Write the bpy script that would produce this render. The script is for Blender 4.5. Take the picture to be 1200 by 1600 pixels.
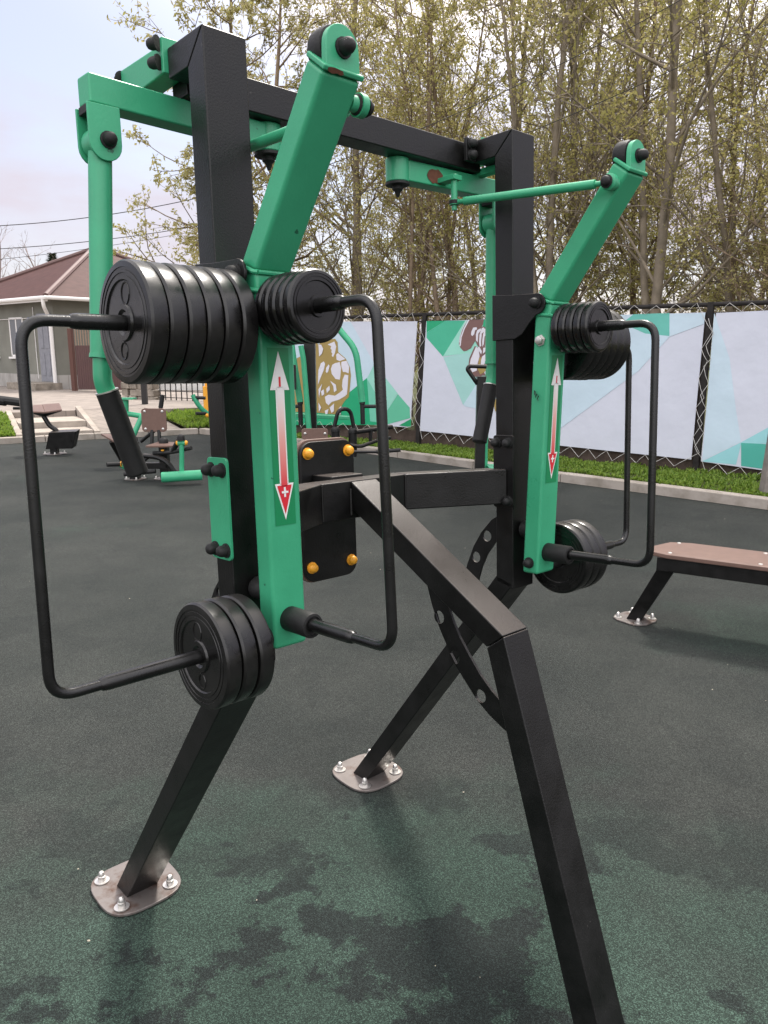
import bpy, bmesh, math, random
from mathutils import Vector, Matrix
R = math.radians
S = bpy.context.scene
for o in list(bpy.data.objects): bpy.data.objects.remove(o)
C = S.collection

# ------------------------------------------------------------------ camera, sky, sun, exposure
cam = bpy.data.objects.new('camera', bpy.data.cameras.new('camera')); C.objects.link(cam)
F = 1209.7; PITCH = 0.20565; EYE = 1.5
cam.location = (0, 0, EYE); cam.rotation_euler = (math.pi/2 - PITCH, 0, 0)
cam.data.sensor_fit = 'VERTICAL'; cam.data.sensor_height = 36; cam.data.sensor_width = 36
cam.data.lens = F/1600*36; cam.data.clip_start = .05; cam.data.clip_end = 3000
S.camera = cam
SUN_EL, SUN_AZ = R(57), R(20)
w = bpy.data.worlds.new('World'); S.world = w; w.use_nodes = True
nt = w.node_tree; N = nt.nodes; N.clear()
def lk(t, a, b): t.links.new(a, b)
wo = N.new('ShaderNodeOutputWorld'); bg = N.new('ShaderNodeBackground'); sk = N.new('ShaderNodeTexSky')
sk.sky_type = 'NISHITA'; sk.sun_disc = False; sk.sun_elevation = SUN_EL; sk.sun_rotation = SUN_AZ
sk.dust_density = 2.2; sk.air_density = 1.0
tc = N.new('ShaderNodeTexCoord'); mp = N.new('ShaderNodeMapping'); mp.inputs['Scale'].default_value = (1.0, 1.0, 2.6)
mp.inputs['Location'].default_value = (.35, .1, .2)
n1 = N.new('ShaderNodeTexNoise'); n1.inputs['Scale'].default_value = 2.6; n1.inputs['Detail'].default_value = 7; n1.inputs['Roughness'].default_value = .55
rp = N.new('ShaderNodeValToRGB'); rp.color_ramp.elements[0].position = .40; rp.color_ramp.elements[1].position = .62
rp.color_ramp.elements[0].color = (.45, .45, .45, 1); rp.color_ramp.elements[1].color = (1, 1, 1, 1)
mx = N.new('ShaderNodeMix'); mx.data_type = 'RGBA'; 
# cloud brightened out of view, overhead and behind the viewer, as added fill light
dt = N.new('ShaderNodeVectorMath'); dt.operation = 'DOT_PRODUCT'; dt.inputs[1].default_value = (0, -.42, .907); lk(nt, tc.outputs['Generated'], dt.inputs[0])
md = N.new('ShaderNodeMapRange'); md.interpolation_type = 'SMOOTHSTEP'; md.inputs[1].default_value = .12; md.inputs[2].default_value = .85; lk(nt, dt.outputs['Value'], md.inputs[0])
cm = N.new('ShaderNodeMix'); cm.data_type = 'RGBA'; cm.inputs[6].default_value = (3.7, 3.35, 3.75, 1); cm.inputs[7].default_value = (15.5, 14.9, 14.8, 1)
lk(nt, md.outputs[0], cm.inputs[0])
# brighter veil of cloud round the sun
d2 = N.new('ShaderNodeVectorMath'); d2.operation = 'DOT_PRODUCT'; lk(nt, tc.outputs['Generated'], d2.inputs[0])
d2.inputs[1].default_value = (math.sin(SUN_AZ)*math.cos(SUN_EL), math.cos(SUN_AZ)*math.cos(SUN_EL), math.sin(SUN_EL))
m2 = N.new('ShaderNodeMapRange'); m2.interpolation_type = 'SMOOTHSTEP'; m2.inputs[1].default_value = .66; m2.inputs[2].default_value = 1.0; lk(nt, d2.outputs['Value'], m2.inputs[0])
c2 = N.new('ShaderNodeMix'); c2.data_type = 'RGBA'; c2.inputs[7].default_value = (18, 16.6, 15.6, 1); lk(nt, m2.outputs[0], c2.inputs[0]); lk(nt, cm.outputs[2], c2.inputs[6]); lk(nt, c2.outputs[2], mx.inputs[7])
lk(nt, tc.outputs['Generated'], mp.inputs[0]); lk(nt, mp.outputs[0], n1.inputs['Vector']); lk(nt, n1.outputs['Fac'], rp.inputs[0])
lk(nt, rp.outputs[0], mx.inputs[0]); lk(nt, sk.outputs[0], mx.inputs[6]); lk(nt, mx.outputs[2], bg.inputs[0]); lk(nt, bg.outputs[0], wo.inputs[0])
bg.inputs[1].default_value = .10
sl = bpy.data.lights.new('sun', 'SUN'); sl.energy = 2.1; sl.angle = R(9); sl.color = (1, .95, .88)
so = bpy.data.objects.new('sun', sl); C.objects.link(so)
sdir = Vector((math.sin(SUN_AZ)*math.cos(SUN_EL), math.cos(SUN_AZ)*math.cos(SUN_EL), math.sin(SUN_EL)))
so.rotation_euler = (-sdir).to_track_quat('-Z', 'Y').to_euler(); so.location = (0, 0, 30)
S.view_settings.view_transform = 'Standard'; S.view_settings.look = 'None'; S.view_settings.exposure = 1.12; S.view_settings.gamma = 1

# ------------------------------------------------------------------ helpers
CP, SP = math.cos(PITCH), math.sin(PITCH)
def ray(px, py):
    a, b = (px-600)/F, -(py-800)/F
    return Vector((a, CP + b*SP, -SP + b*CP))
def at(px, py, Y):                       # world point at distance Y
    d = ray(px, py); return Vector((0, 0, EYE)) + d*(Y/d.y)
def atz(px, py, z):                      # world point at height z
    d = ray(px, py); return Vector((0, 0, EYE)) + d*((z-EYE)/d.z)

class MB:
    def __init__(s): s.v = []; s.f = []; s.m = []; s.cur = 0
    def add(s, vs, fs):
        k = len(s.v); s.v += [tuple(x) for x in vs]; s.f += [tuple(k+i for i in f) for f in fs]; s.m += [s.cur]*len(fs); return s
    def hexa(s, p): return s.add(p, [(0,3,2,1),(4,5,6,7),(0,1,5,4),(1,2,6,5),(2,3,7,6),(3,0,4,7)])
    def box(s, x0, x1, y0, y1, z0, z1):
        return s.hexa([(x0,y0,z0),(x1,y0,z0),(x1,y1,z0),(x0,y1,z0),(x0,y0,z1),(x1,y0,z1),(x1,y1,z1),(x0,y1,z1)])
    def prism(s, poly, ax, a, b):
        def p(u, v, t): return {'x': (t,u,v), 'y': (u,t,v), 'z': (u,v,t)}[ax]
        n = len(poly); vs = [p(u,v,a) for u,v in poly] + [p(u,v,b) for u,v in poly]
        return s.add(vs, [tuple(range(n))[::-1], tuple(range(n,2*n))] + [(i,(i+1)%n,n+(i+1)%n,n+i) for i in range(n)])
    def tube(s, pts, r, seg=12, cap=True):
        pts = [Vector(p) for p in pts]; n = len(pts)
        rr = r if isinstance(r, (list, tuple)) else [r]*n
        t = [(pts[min(i+1,n-1)]-pts[max(i-1,0)]).normalized() for i in range(n)]
        up = Vector((0,0,1)) if abs(t[0].z) < .9 else Vector((1,0,0))
        u = t[0].cross(up).normalized(); vs = []
        for i in range(n):
            u = (u - t[i]*u.dot(t[i])); u = u.normalized() if u.length > 1e-6 else t[i].orthogonal().normalized()
            v = t[i].cross(u)
            for k in range(seg):
                a = 2*math.pi*k/seg; vs.append(pts[i] + (u*math.cos(a)+v*math.sin(a))*rr[i])
        fs = [(i*seg+k, i*seg+(k+1)%seg, (i+1)*seg+(k+1)%seg, (i+1)*seg+k) for i in range(n-1) for k in range(seg)]
        if cap: fs += [tuple(range(seg))[::-1], tuple((n-1)*seg+k for k in range(seg))]
        return s.add(vs, fs)
    def lathe(s, o, d, prof, seg=28):
        o = Vector(o); d = Vector(d).normalized(); u = d.orthogonal().normalized(); v = d.cross(u); vs = []
        for r, h in prof:
            for k in range(seg):
                a = 2*math.pi*k/seg; vs.append(o + d*h + (u*math.cos(a)+v*math.sin(a))*max(r, 1e-4))
        n = len(prof)
        fs = [(i*seg+k, i*seg+(k+1)%seg, (i+1)*seg+(k+1)%seg, (i+1)*seg+k) for i in range(n-1) for k in range(seg)]
        fs += [tuple(range(seg))[::-1], tuple((n-1)*seg+k for k in range(seg))]
        return s.add(vs, fs)
    def dome(s, o, d, r=.014, h=.022, seg=16):
        return s.lathe(o, d, [(r*1.25,0),(r*1.25,.003),(r,.0035),(r,h*.5),(r*.93,h*.68),(r*.75,h*.86),(r*.42,h*.97),(0,h)], seg)
    def rbox(s, c, X, Y, Z, hx, hy, hz):
        c, X, Y, Z = Vector(c), Vector(X), Vector(Y), Vector(Z)
        return s.hexa([c+X*a*hx+Y*b*hy+Z*e*hz for e in (-1,1) for a,b in ((-1,-1),(1,-1),(1,1),(-1,1))])
    def build(s, name, mat, parent=None, bevel=0, ang=35, seg=2):
        me = bpy.data.meshes.new(name); me.from_pydata(s.v, [], s.f)
        mats = mat if isinstance(mat, (list, tuple)) else [mat]
        for m in mats: me.materials.append(m)
        for p, i in zip(me.polygons, s.m): p.material_index = i
        bm = bmesh.new(); bm.from_mesh(me); bmesh.ops.recalc_face_normals(bm, faces=bm.faces); bm.to_mesh(me); bm.free()
        me.shade_smooth(); me.set_sharp_from_angle(angle=R(ang))
        o = bpy.data.objects.new(name, me); C.objects.link(o)
        if parent: o.parent = parent
        if bevel:
            b = o.modifiers.new('bevel', 'BEVEL'); b.width = bevel; b.segments = seg; b.limit_method = 'ANGLE'; b.angle_limit = R(30); b.harden_normals = True
        return o
def tag(o, label=None, cat=None, group=None, kind=None):
    if label: o['label'] = label
    if cat: o['category'] = cat
    if group: o['group'] = group
    if kind: o['kind'] = kind
    return o
def empty(name, loc=(0,0,0), label=None, cat=None, group=None):
    o = bpy.data.objects.new(name, None); C.objects.link(o); o.location = loc; o.empty_display_size = .2
    return tag(o, label, cat, group)
def rrect(cx, cy, hx, hy, r, n=5):
    P = []
    for sx, sy, a0 in ((1,1,0),(-1,1,90),(-1,-1,180),(1,-1,270)):
        for k in range(n+1):
            a = R(a0+90*k/n); P.append((cx+sx*(hx-r)+r*math.cos(a), cy+sy*(hy-r)+r*math.sin(a)))
    return P
def smooth_path(pts, r, n=6):           # polyline with rounded corners
    pts = [Vector(p) for p in pts]; out = [pts[0]]
    for i in range(1, len(pts)-1):
        a, b, c = pts[i-1], pts[i], pts[i+1]
        u = (a-b); v = (c-b); q = min(r, u.length*.49, v.length*.49); p0 = b+u.normalized()*q; p1 = b+v.normalized()*q
        for k in range(n+1):
            t = k/n; out.append(p0*(1-t)**2 + b*2*t*(1-t) + p1*t*t)
    out.append(pts[-1]); return out
def plate_holes(outer, holes, ax, a, b, name, mat, parent):   # flat plate with round holes, polygon in the plane across ax
    cu = bpy.data.curves.new(name, 'CURVE'); cu.dimensions = '2D'; cu.fill_mode = 'BOTH'; cu.extrude = abs(b-a)/2
    for loop in [outer] + [[(hx+hr*math.cos(2*math.pi*k/20), hy+hr*math.sin(2*math.pi*k/20)) for k in range(20)] for hx, hy, hr in holes]:
        sp = cu.splines.new('POLY'); sp.points.add(len(loop)-1); sp.use_cyclic_u = True
        for q, (x, y) in zip(sp.points, loop): q.co = (x, y, 0, 1)
    t = bpy.data.objects.new('t', cu); C.objects.link(t); bpy.context.view_layer.update()
    me = bpy.data.meshes.new_from_object(t); bpy.data.objects.remove(t)
    for v in me.vertices:
        x, y, z = v.co; z += (a+b)/2
        v.co = {'x': (z,x,y), 'y': (x,z,y), 'z': (x,y,z)}[ax]
    me.materials.clear(); me.materials.append(mat); me.shade_flat()
    o = bpy.data.objects.new(name, me); C.objects.link(o); o.parent = parent
    return o

# ------------------------------------------------------------------ materials
def mat(name, col, rough=.5, metal=0, spec=.5, var=.0, vscale=8, bump=0, bscale=60, rvar=0, col2=None, thr=None, bdist=.002):
    m = bpy.data.materials.new(name); m.use_nodes = True; t = m.node_tree; b = t.nodes['Principled BSDF']
    b.inputs['Roughness'].default_value = rough; b.inputs['Metallic'].default_value = metal; b.inputs['Specular IOR Level'].default_value = spec
    c = (*col, 1); b.inputs['Base Color'].default_value = c
    tc = t.nodes.new('ShaderNodeTexCoord')
    if var or col2 or rvar:
        n = t.nodes.new('ShaderNodeTexNoise'); n.inputs['Scale'].default_value = vscale; n.inputs['Detail'].default_value = 6; n.inputs['Roughness'].default_value = .6
        t.links.new(tc.outputs['Object'], n.inputs['Vector'])
        if var or col2:
            r = t.nodes.new('ShaderNodeValToRGB'); lo, hi = thr if thr else (.3, .7)
            r.color_ramp.elements[0].position = lo; r.color_ramp.elements[1].position = hi
            if col2: r.color_ramp.elements[0].color = c; r.color_ramp.elements[1].color = (*col2, 1)
            else:
                r.color_ramp.elements[0].color = (*[x*(1-var) for x in col], 1); r.color_ramp.elements[1].color = (*[min(1, x*(1+var)) for x in col], 1)
            t.links.new(n.outputs['Fac'], r.inputs[0]); t.links.new(r.outputs[0], b.inputs['Base Color'])
        if rvar:
            mr = t.nodes.new('ShaderNodeMapRange'); mr.inputs[1].default_value = .3; mr.inputs[2].default_value = .7
            mr.inputs[3].default_value = max(.02, rough-rvar); mr.inputs[4].default_value = min(1, rough+rvar)
            t.links.new(n.outputs['Fac'], mr.inputs[0]); t.links.new(mr.outputs[0], b.inputs['Roughness'])
    if bump:
        n2 = t.nodes.new('ShaderNodeTexNoise'); n2.inputs['Scale'].default_value = bscale; n2.inputs['Detail'].default_value = 4
        t.links.new(tc.outputs['Object'], n2.inputs['Vector'])
        bp = t.nodes.new('ShaderNodeBump'); bp.inputs['Strength'].default_value = bump; bp.inputs['Distance'].default_value = bdist
        t.links.new(n2.outputs['Fac'], bp.inputs['Height']); t.links.new(bp.outputs[0], b.inputs['Normal'])
    return m
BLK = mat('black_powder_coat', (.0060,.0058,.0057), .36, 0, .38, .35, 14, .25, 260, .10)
BAR = mat('black_bar_paint', (.006,.006,.006), .28, 0, .5, .35, 14, .14, 330, .08)
GRN = mat('green_paint', (.042,.335,.172), .36, 0, .45, .10, 6, .16, 150, .09)
GRN2 = mat('green_decal', (.004,.21,.075), .4)
RUB = mat('black_rubber', (.010,.010,.010), .62, 0, .4, .3, 40, .3, 200)
PLT = mat('black_plastic_plate', (.0050,.0048,.0048), .27, 0, .5, .5, 12, .14, 50, .14, col2=(.018,.017,.016), thr=(.50,.80))
BRD = mat('brown_board', (.150,.092,.073), .5, 0, .35, .10, 18, .08, 200)
BRDE = mat('board_edge', (.30,.19,.15), .55)
YEL = mat('yellow_cap', (.80,.36,.025), .4, 0, .5, .06, 30)
STL = mat('galvanised_steel', (.175,.155,.145), .45, .4, .5, col2=(.075,.038,.024), vscale=16, thr=(.50,.70), rvar=.12, bump=.2, bscale=80)
ZNC = mat('zinc_bolt', (.62,.60,.57), .35, .8)
RED = mat('red_print', (.62,.02,.035), .4)
WHT = mat('white_print', (.78,.78,.76), .4)
def dust_and_glare(m, top_tone, lo=.55, hi=.9, amt=.75):      # dusty tone on upward faces; on BLK it also paints in glare
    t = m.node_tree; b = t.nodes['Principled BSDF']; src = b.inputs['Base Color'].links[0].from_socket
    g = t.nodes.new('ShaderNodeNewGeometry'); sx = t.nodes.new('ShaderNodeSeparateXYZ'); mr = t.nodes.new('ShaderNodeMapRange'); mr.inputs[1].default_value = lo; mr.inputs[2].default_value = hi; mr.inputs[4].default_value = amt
    mx_ = t.nodes.new('ShaderNodeMix'); mx_.data_type = 'RGBA'; mx_.inputs[7].default_value = (*top_tone, 1)
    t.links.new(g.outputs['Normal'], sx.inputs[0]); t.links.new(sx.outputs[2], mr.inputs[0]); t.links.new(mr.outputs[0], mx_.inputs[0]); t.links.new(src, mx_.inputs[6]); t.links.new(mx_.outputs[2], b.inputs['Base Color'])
dust_and_glare(BLK, (.085,.072,.064)); dust_and_glare(PLT, (.03,.028,.027), .6, 1.0, .6)
def chips(m, col, sc=45, thr=.73):                        # small chips in the paint
    t = m.node_tree; b = t.nodes['Principled BSDF']; src = b.inputs['Base Color'].links[0].from_socket
    tc = t.nodes.new('ShaderNodeTexCoord'); n = t.nodes.new('ShaderNodeTexNoise'); n.inputs['Scale'].default_value = sc; n.inputs['Detail'].default_value = 3
    mr = t.nodes.new('ShaderNodeMapRange'); mr.inputs[1].default_value = thr; mr.inputs[2].default_value = thr+.015
    mx_ = t.nodes.new('ShaderNodeMix'); mx_.data_type = 'RGBA'; mx_.inputs[7].default_value = (*col, 1)
    t.links.new(tc.outputs['Object'], n.inputs['Vector']); t.links.new(n.outputs['Fac'], mr.inputs[0]); t.links.new(mr.outputs[0], mx_.inputs[0]); t.links.new(src, mx_.inputs[6]); t.links.new(mx_.outputs[2], b.inputs['Base Color'])
chips(GRN, (.018,.12,.065)); chips(BLK, (.04,.037,.034), 60, .75)
RUST = mat('rust', (.13,.055,.035), .8, 0, .2, .3, 60)
def grad_mat():                          # red to white fade printed along the arrow
    m = bpy.data.materials.new('fade_print'); m.use_nodes = True; t = m.node_tree; b = t.nodes['Principled BSDF']; b.inputs['Roughness'].default_value = .4
    tc = t.nodes.new('ShaderNodeTexCoord'); sx = t.nodes.new('ShaderNodeSeparateXYZ'); r = t.nodes.new('ShaderNodeValToRGB')
    mr = t.nodes.new('ShaderNodeMapRange'); mr.inputs[1].default_value = 1.24; mr.inputs[2].default_value = 1.42
    r.color_ramp.elements[0].color = (.62,.02,.035,1); r.color_ramp.elements[1].color = (.78,.77,.75,1)
    e = r.color_ramp.elements.new(.55); e.color = (.72,.36,.32,1)
    t.links.new(tc.outputs['Object'], sx.inputs[0]); t.links.new(sx.outputs[2], mr.inputs[0]); t.links.new(mr.outputs[0], r.inputs[0]); t.links.new(r.outputs[0], b.inputs['Base Color'])
    return m
FADE = grad_mat()

def ground_mat():
    m = bpy.data.materials.new('rubber_granules'); m.use_nodes = True; t = m.node_tree; b = t.nodes['Principled BSDF']; L = t.links
    b.inputs['Roughness'].default_value = .85; b.inputs['Specular IOR Level'].default_value = .25
    tc = t.nodes.new('ShaderNodeTexCoord'); O = tc.outputs['Object']
    def noise(sc, det=4, rough=.55, off=None):
        n = t.nodes.new('ShaderNodeTexNoise'); n.inputs['Scale'].default_value = sc; n.inputs['Detail'].default_value = det; n.inputs['Roughness'].default_value = rough
        if off:
            mp = t.nodes.new('ShaderNodeMapping'); mp.inputs['Location'].default_value = off; L.new(O, mp.inputs[0]); L.new(mp.outputs[0], n.inputs['Vector'])
        else: L.new(O, n.inputs['Vector'])
        return n.outputs['Fac']
    def ramp(x, a, b_):
        r = t.nodes.new('ShaderNodeMapRange'); r.inputs[1].default_value = a; r.inputs[2].default_value = b_; r.clamp = True; L.new(x, r.inputs[0]); return r.outputs[0]
    def math_(op, a, b_):
        q = t.nodes.new('ShaderNodeMath'); q.operation = op
        for i, x in enumerate((a, b_)):
            if isinstance(x, (int, float)): q.inputs[i].default_value = x
            else: L.new(x, q.inputs[i])
        return q.outputs[0]
    def mix(f, a, b_, blend='MIX'):
        q = t.nodes.new('ShaderNodeMix'); q.data_type = 'RGBA'; q.blend_type = blend
        if isinstance(f, (int, float)): q.inputs[0].default_value = f
        else: L.new(f, q.inputs[0])
        for i, x in ((6, a), (7, b_)):
            if isinstance(x, tuple): q.inputs[i].default_value = x
            else: L.new(x, q.inputs[i])
        return q.outputs[2]
    vo = t.nodes.new('ShaderNodeTexVoronoi'); vo.inputs['Scale'].default_value = 390; L.new(O, vo.inputs['Vector'])
    sp = t.nodes.new('ShaderNodeSeparateColor'); L.new(vo.outputs['Color'], sp.inputs[0])
    # worn grey granules; green base colour showing in patches, mostly round the machine's feet
    grey = mix(ramp(noise(1.1, 5), .35, .68), (.0165,.0205,.0185,1), (.031,.0345,.031,1))
    green = mix(ramp(noise(2.0, 5), .35, .65), (.018,.033,.025,1), (.031,.053,.041,1))
    pos = t.nodes.new('ShaderNodeVectorMath'); pos.operation = 'DISTANCE'
    flat = t.nodes.new('ShaderNodeMapping'); flat.inputs['Scale'].default_value = (.62, 1.0, 1); L.new(O, flat.inputs[0])
    L.new(flat.outputs[0], pos.inputs[0]); pos.inputs[1].default_value = (.0, 1.45, 0)
    near = ramp(math_('ADD', pos.outputs['Value'], math_('MULTIPLY', math_('SUBTRACT', noise(1.9, 6), .5), 1.5)), 1.15, .55)
    pos2 = t.nodes.new('ShaderNodeVectorMath'); pos2.operation = 'DISTANCE'; L.new(O, pos2.inputs[0]); pos2.inputs[1].default_value = (2.15, 4.0, 0)
    near2 = ramp(math_('ADD', pos2.outputs['Value'], math_('MULTIPLY', math_('SUBTRACT', noise(3.0, 5), .5), .8)), .65, .2)
    far = ramp(noise(.55, 5, .6, (3.1, 7.7, 0)), .60, .72)
    gmask = math_('MAXIMUM', math_('MAXIMUM', near, math_('MULTIPLY', near2, .7)), math_('MULTIPLY', far, .35))
    col = mix(gmask, grey, green)
    # damp dark blotches
    damp = ramp(math_('ADD', noise(2.2, 9, .66, (1.3, .4, 0)), math_('MULTIPLY', math_('SUBTRACT', sp.outputs[1], .5), .022)), .535, .556)
    col = mix(math_('MULTIPLY', damp, math_('ADD', math_('MULTIPLY', near, .62), .22)), col, (.0085,.0115,.0115,1))
    # granule to granule differences
    gr = ramp(sp.outputs[0], 0, 1)
    val = math_('ADD', math_('MULTIPLY', math_('POWER', gr, 2.6), 1.75), .50)
    cmb = t.nodes.new('ShaderNodeCombineColor'); [L.new(val, cmb.inputs[i]) for i in range(3)]
    col = mix(1.0, col, cmb.outputs[0], 'MULTIPLY')
    L.new(col, b.inputs['Base Color'])
    bp = t.nodes.new('ShaderNodeBump'); bp.inputs['Strength'].default_value = .5; bp.inputs['Distance'].default_value = .003
    L.new(vo.outputs['Distance'], bp.inputs['Height']); L.new(bp.outputs[0], b.inputs['Normal'])
    return m
GROUND = ground_mat()
def paver_mat(name, c1, c2, mortar, sx, sy, rot=0):
    m = bpy.data.materials.new(name); m.use_nodes = True; t = m.node_tree; b = t.nodes['Principled BSDF']; b.inputs['Roughness'].default_value = .85
    tc = t.nodes.new('ShaderNodeTexCoord'); mp = t.nodes.new('ShaderNodeMapping'); mp.inputs['Rotation'].default_value = (0,0,rot)
    br = t.nodes.new('ShaderNodeTexBrick'); br.inputs['Color1'].default_value = (*c1,1); br.inputs['Color2'].default_value = (*c2,1); br.inputs['Mortar'].default_value = (*mortar,1)
    br.inputs['Scale'].default_value = 1; br.inputs['Brick Width'].default_value = sx; br.inputs['Row Height'].default_value = sy; br.inputs['Mortar Size'].default_value = .006
    n = t.nodes.new('ShaderNodeTexNoise'); n.inputs['Scale'].default_value = 2.5; n.inputs['Detail'].default_value = 6
    mx = t.nodes.new('ShaderNodeMix'); mx.data_type = 'RGBA'; mx.blend_type = 'MULTIPLY'; mx.inputs[0].default_value = .5
    t.links.new(tc.outputs['Object'], mp.inputs[0]); t.links.new(mp.outputs[0], br.inputs['Vector']); t.links.new(tc.outputs['Object'], n.inputs['Vector'])
    t.links.new(br.outputs[0], mx.inputs[6]); t.links.new(n.outputs['Fac'], mx.inputs[7]); t.links.new(mx.outputs[2], b.inputs['Base Color'])
    return m
KRB = mat('kerb_concrete', (.37,.33,.29), .9, 0, .2, .25, 3.2, .6, 30, col2=(.20,.175,.14), thr=(.45,.75), bdist=.006)
STEP = mat('step_concrete', (.33,.29,.25), .9, 0, .2, .25, 3, .3, 40)
SOIL = mat('soil', (.055,.060,.025), .95, 0, .1, .4, 4, .6, 20, bdist=.02)
PAVE = paver_mat('grey_pavers', (.34,.29,.25), (.27,.23,.20), (.16,.14,.12), .40, .20, R(29))
def leaf_mat(name, cols, trans=.35):
    m = bpy.data.materials.new(name); m.use_nodes = True; t = m.node_tree; b = t.nodes['Principled BSDF']; b.inputs['Roughness'].default_value = .6
    g = t.nodes.new('ShaderNodeNewGeometry'); r = t.nodes.new('ShaderNodeValToRGB')
    r.color_ramp.elements[0].color = (*cols[0],1); r.color_ramp.elements[1].color = (*cols[-1],1)
    for i, c in enumerate(cols[1:-1]): r.color_ramp.elements.new((i+1)/(len(cols)-1)).color = (*c,1)
    t.links.new(g.outputs['Random Per Island'], r.inputs[0]); t.links.new(r.outputs[0], b.inputs['Base Color'])
    if trans:
        tr = t.nodes.new('ShaderNodeBsdfTranslucent'); ms = t.nodes.new('ShaderNodeMixShader'); ms.inputs[0].default_value = trans
        t.links.new(r.outputs[0], tr.inputs[0]); t.links.new(b.outputs[0], ms.inputs[1]); t.links.new(tr.outputs[0], ms.inputs[2]); t.links.new(ms.outputs[0], t.nodes['Material Output'].inputs[0])
    return m
LEAF = leaf_mat('young_leaves', [(.30,.28,.09),(.42,.39,.14),(.52,.45,.22),(.34,.34,.10)], .65)
GRASS = leaf_mat('grass_blades', [(.10,.19,.02),(.18,.29,.035),(.25,.34,.05),(.13,.22,.03)], .45)
BARK = mat('bark', (.22,.165,.115), .9, 0, .2, .35, 6, .6, 25, bdist=.01)
BARK2 = mat('pale_bark', (.24,.20,.15), .9, 0, .2, .3, 6, .5, 25, bdist=.01)

# ------------------------------------------------------------------ setting: ground, kerbs, plaza
def sheet(name, pts, z, m, kind='structure'):
    b = MB(); b.add([(x, y, z) if not callable(z) else (x, y, z(x, y)) for x, y in pts], [tuple(range(len(pts)))])
    o = b.build(name, m); o['kind'] = kind; return o
kr = [(12.5,-3.2),(9.0,1.1),(6.3,4.4),(3.69,7.29),(2.05,8.91),(1.15,9.95),(.186,11.0),(-.56,11.75),(-3.4,14.22)]
kl = [(-3.4,14.22),(-4.98,13.33),(-6.36,12.56),(-9.0,11.07),(-14.0,8.25)]
sheet('ground', [(-900,-300),(900,-300),(900,1500),(-900,1500)], -.03, SOIL)
sheet('rubber_surface', [(12.5,-8)] + kr + kl[1:] + [(-20,4.8),(-20,-8)], 0, GROUND)
def kerb(line, name, wd=.14, h=.10, L=.98, flip=1):
    b = MB(); pts = [Vector((*p, 0)) for p in line]
    for a, c in zip(pts, pts[1:]):
        d = c-a; n = Vector((-d.y, d.x, 0)).normalized()*flip; k = max(1, round(d.length/L))
        for i in range(k):
            p = a+d*(i/k); q = a+d*((i+1)/k); e = d.normalized()*.004; p = p+e; q = q-e; j = random.Random(i*7+int(a.x*100)).uniform(-.006,.006)
            b.hexa([p-Vector((0,0,.1)), q-Vector((0,0,.1)), q+n*wd-Vector((0,0,.1)), p+n*wd-Vector((0,0,.1)),
                    p+Vector((0,0,h+j)), q+Vector((0,0,h+j)), q+n*wd+Vector((0,0,h+j)), p+n*wd+Vector((0,0,h+j))])
    o = b.build(name, KRB, None, .012); o['kind'] = 'structure'; return o
kerb(kr, 'kerb', flip=-1); kerb(kl, 'kerb', flip=-1)
# frame along the left kerb: s along, t away from the pad
K0 = Vector((-6.36,12.56,0)); Kd = Vector((.871,.49,0)).normalized(); Kn = Vector((-Kd.y, Kd.x, 0))
def K(s, t, z=0): return K0 + Kd*s + Kn*t + Vector((0,0,z))
PZ = .36
b = MB()      # paved plaza, its top well beyond the house
pl = [K(-14,2.1,PZ), K(1.58,2.1,PZ), K(1.6,2.18,PZ), K(2.9,2.18,PZ), K(3.0,1.62,PZ), K(9,1.62,PZ), K(24,60,PZ), K(-40,60,PZ), K(-40,2.1,PZ)]
b.add(pl + [p-Vector((0,0,.5)) for p in pl], [tuple(range(9))] + [(i, (i+1)%9, 9+(i+1)%9, 9+i) for i in range(9)])
o = b.build('plaza', PAVE); o['kind'] = 'structure'
b = MB()      # two wide steps
for t0, t1, z in ((.25,.97,.14),(.98,2.098,.25)):
    Q = (K(.47,t0), K(1.60,t0), K(1.60,t1), K(.47,t1))
    b.hexa([p-Vector((0,0,.1)) for p in Q] + [p+Vector((0,0,z)) for p in Q])
o = b.build('steps', STEP, None, .012); o['kind'] = 'structure'
b = MB()      # paved ramp beside the steps with its concrete stringer
rp_ = [K(1.74,.14,.04), K(3.2,.14,.04), K(2.9,2.178,PZ-.002), K(1.74,2.178,PZ-.002)]
b.add(rp_ + [p-Vector((0,0,.5)) for p in rp_], [(0,1,2,3)] + [(i,(i+1)%4,4+(i+1)%4,4+i) for i in range(4)])
o = b.build('ramp', PAVE); o['kind'] = 'structure'
b = MB()
for s0, za_, zb_ in ((1.602,.13,PZ+.07),(.36,.13,PZ+.03)):
    Q = (K(s0,.16), K(s0+.10,.16), K(s0+.10,2.25), K(s0,2.25))
    b.hexa([p-Vector((0,0,.1)) for p in Q] + [p+Vector((0,0,z)) for p, z in zip(Q, (za_,za_,zb_,zb_))])
o = b.build('ramp_edge', STEP, None, .01); o['kind'] = 'structure'

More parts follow.
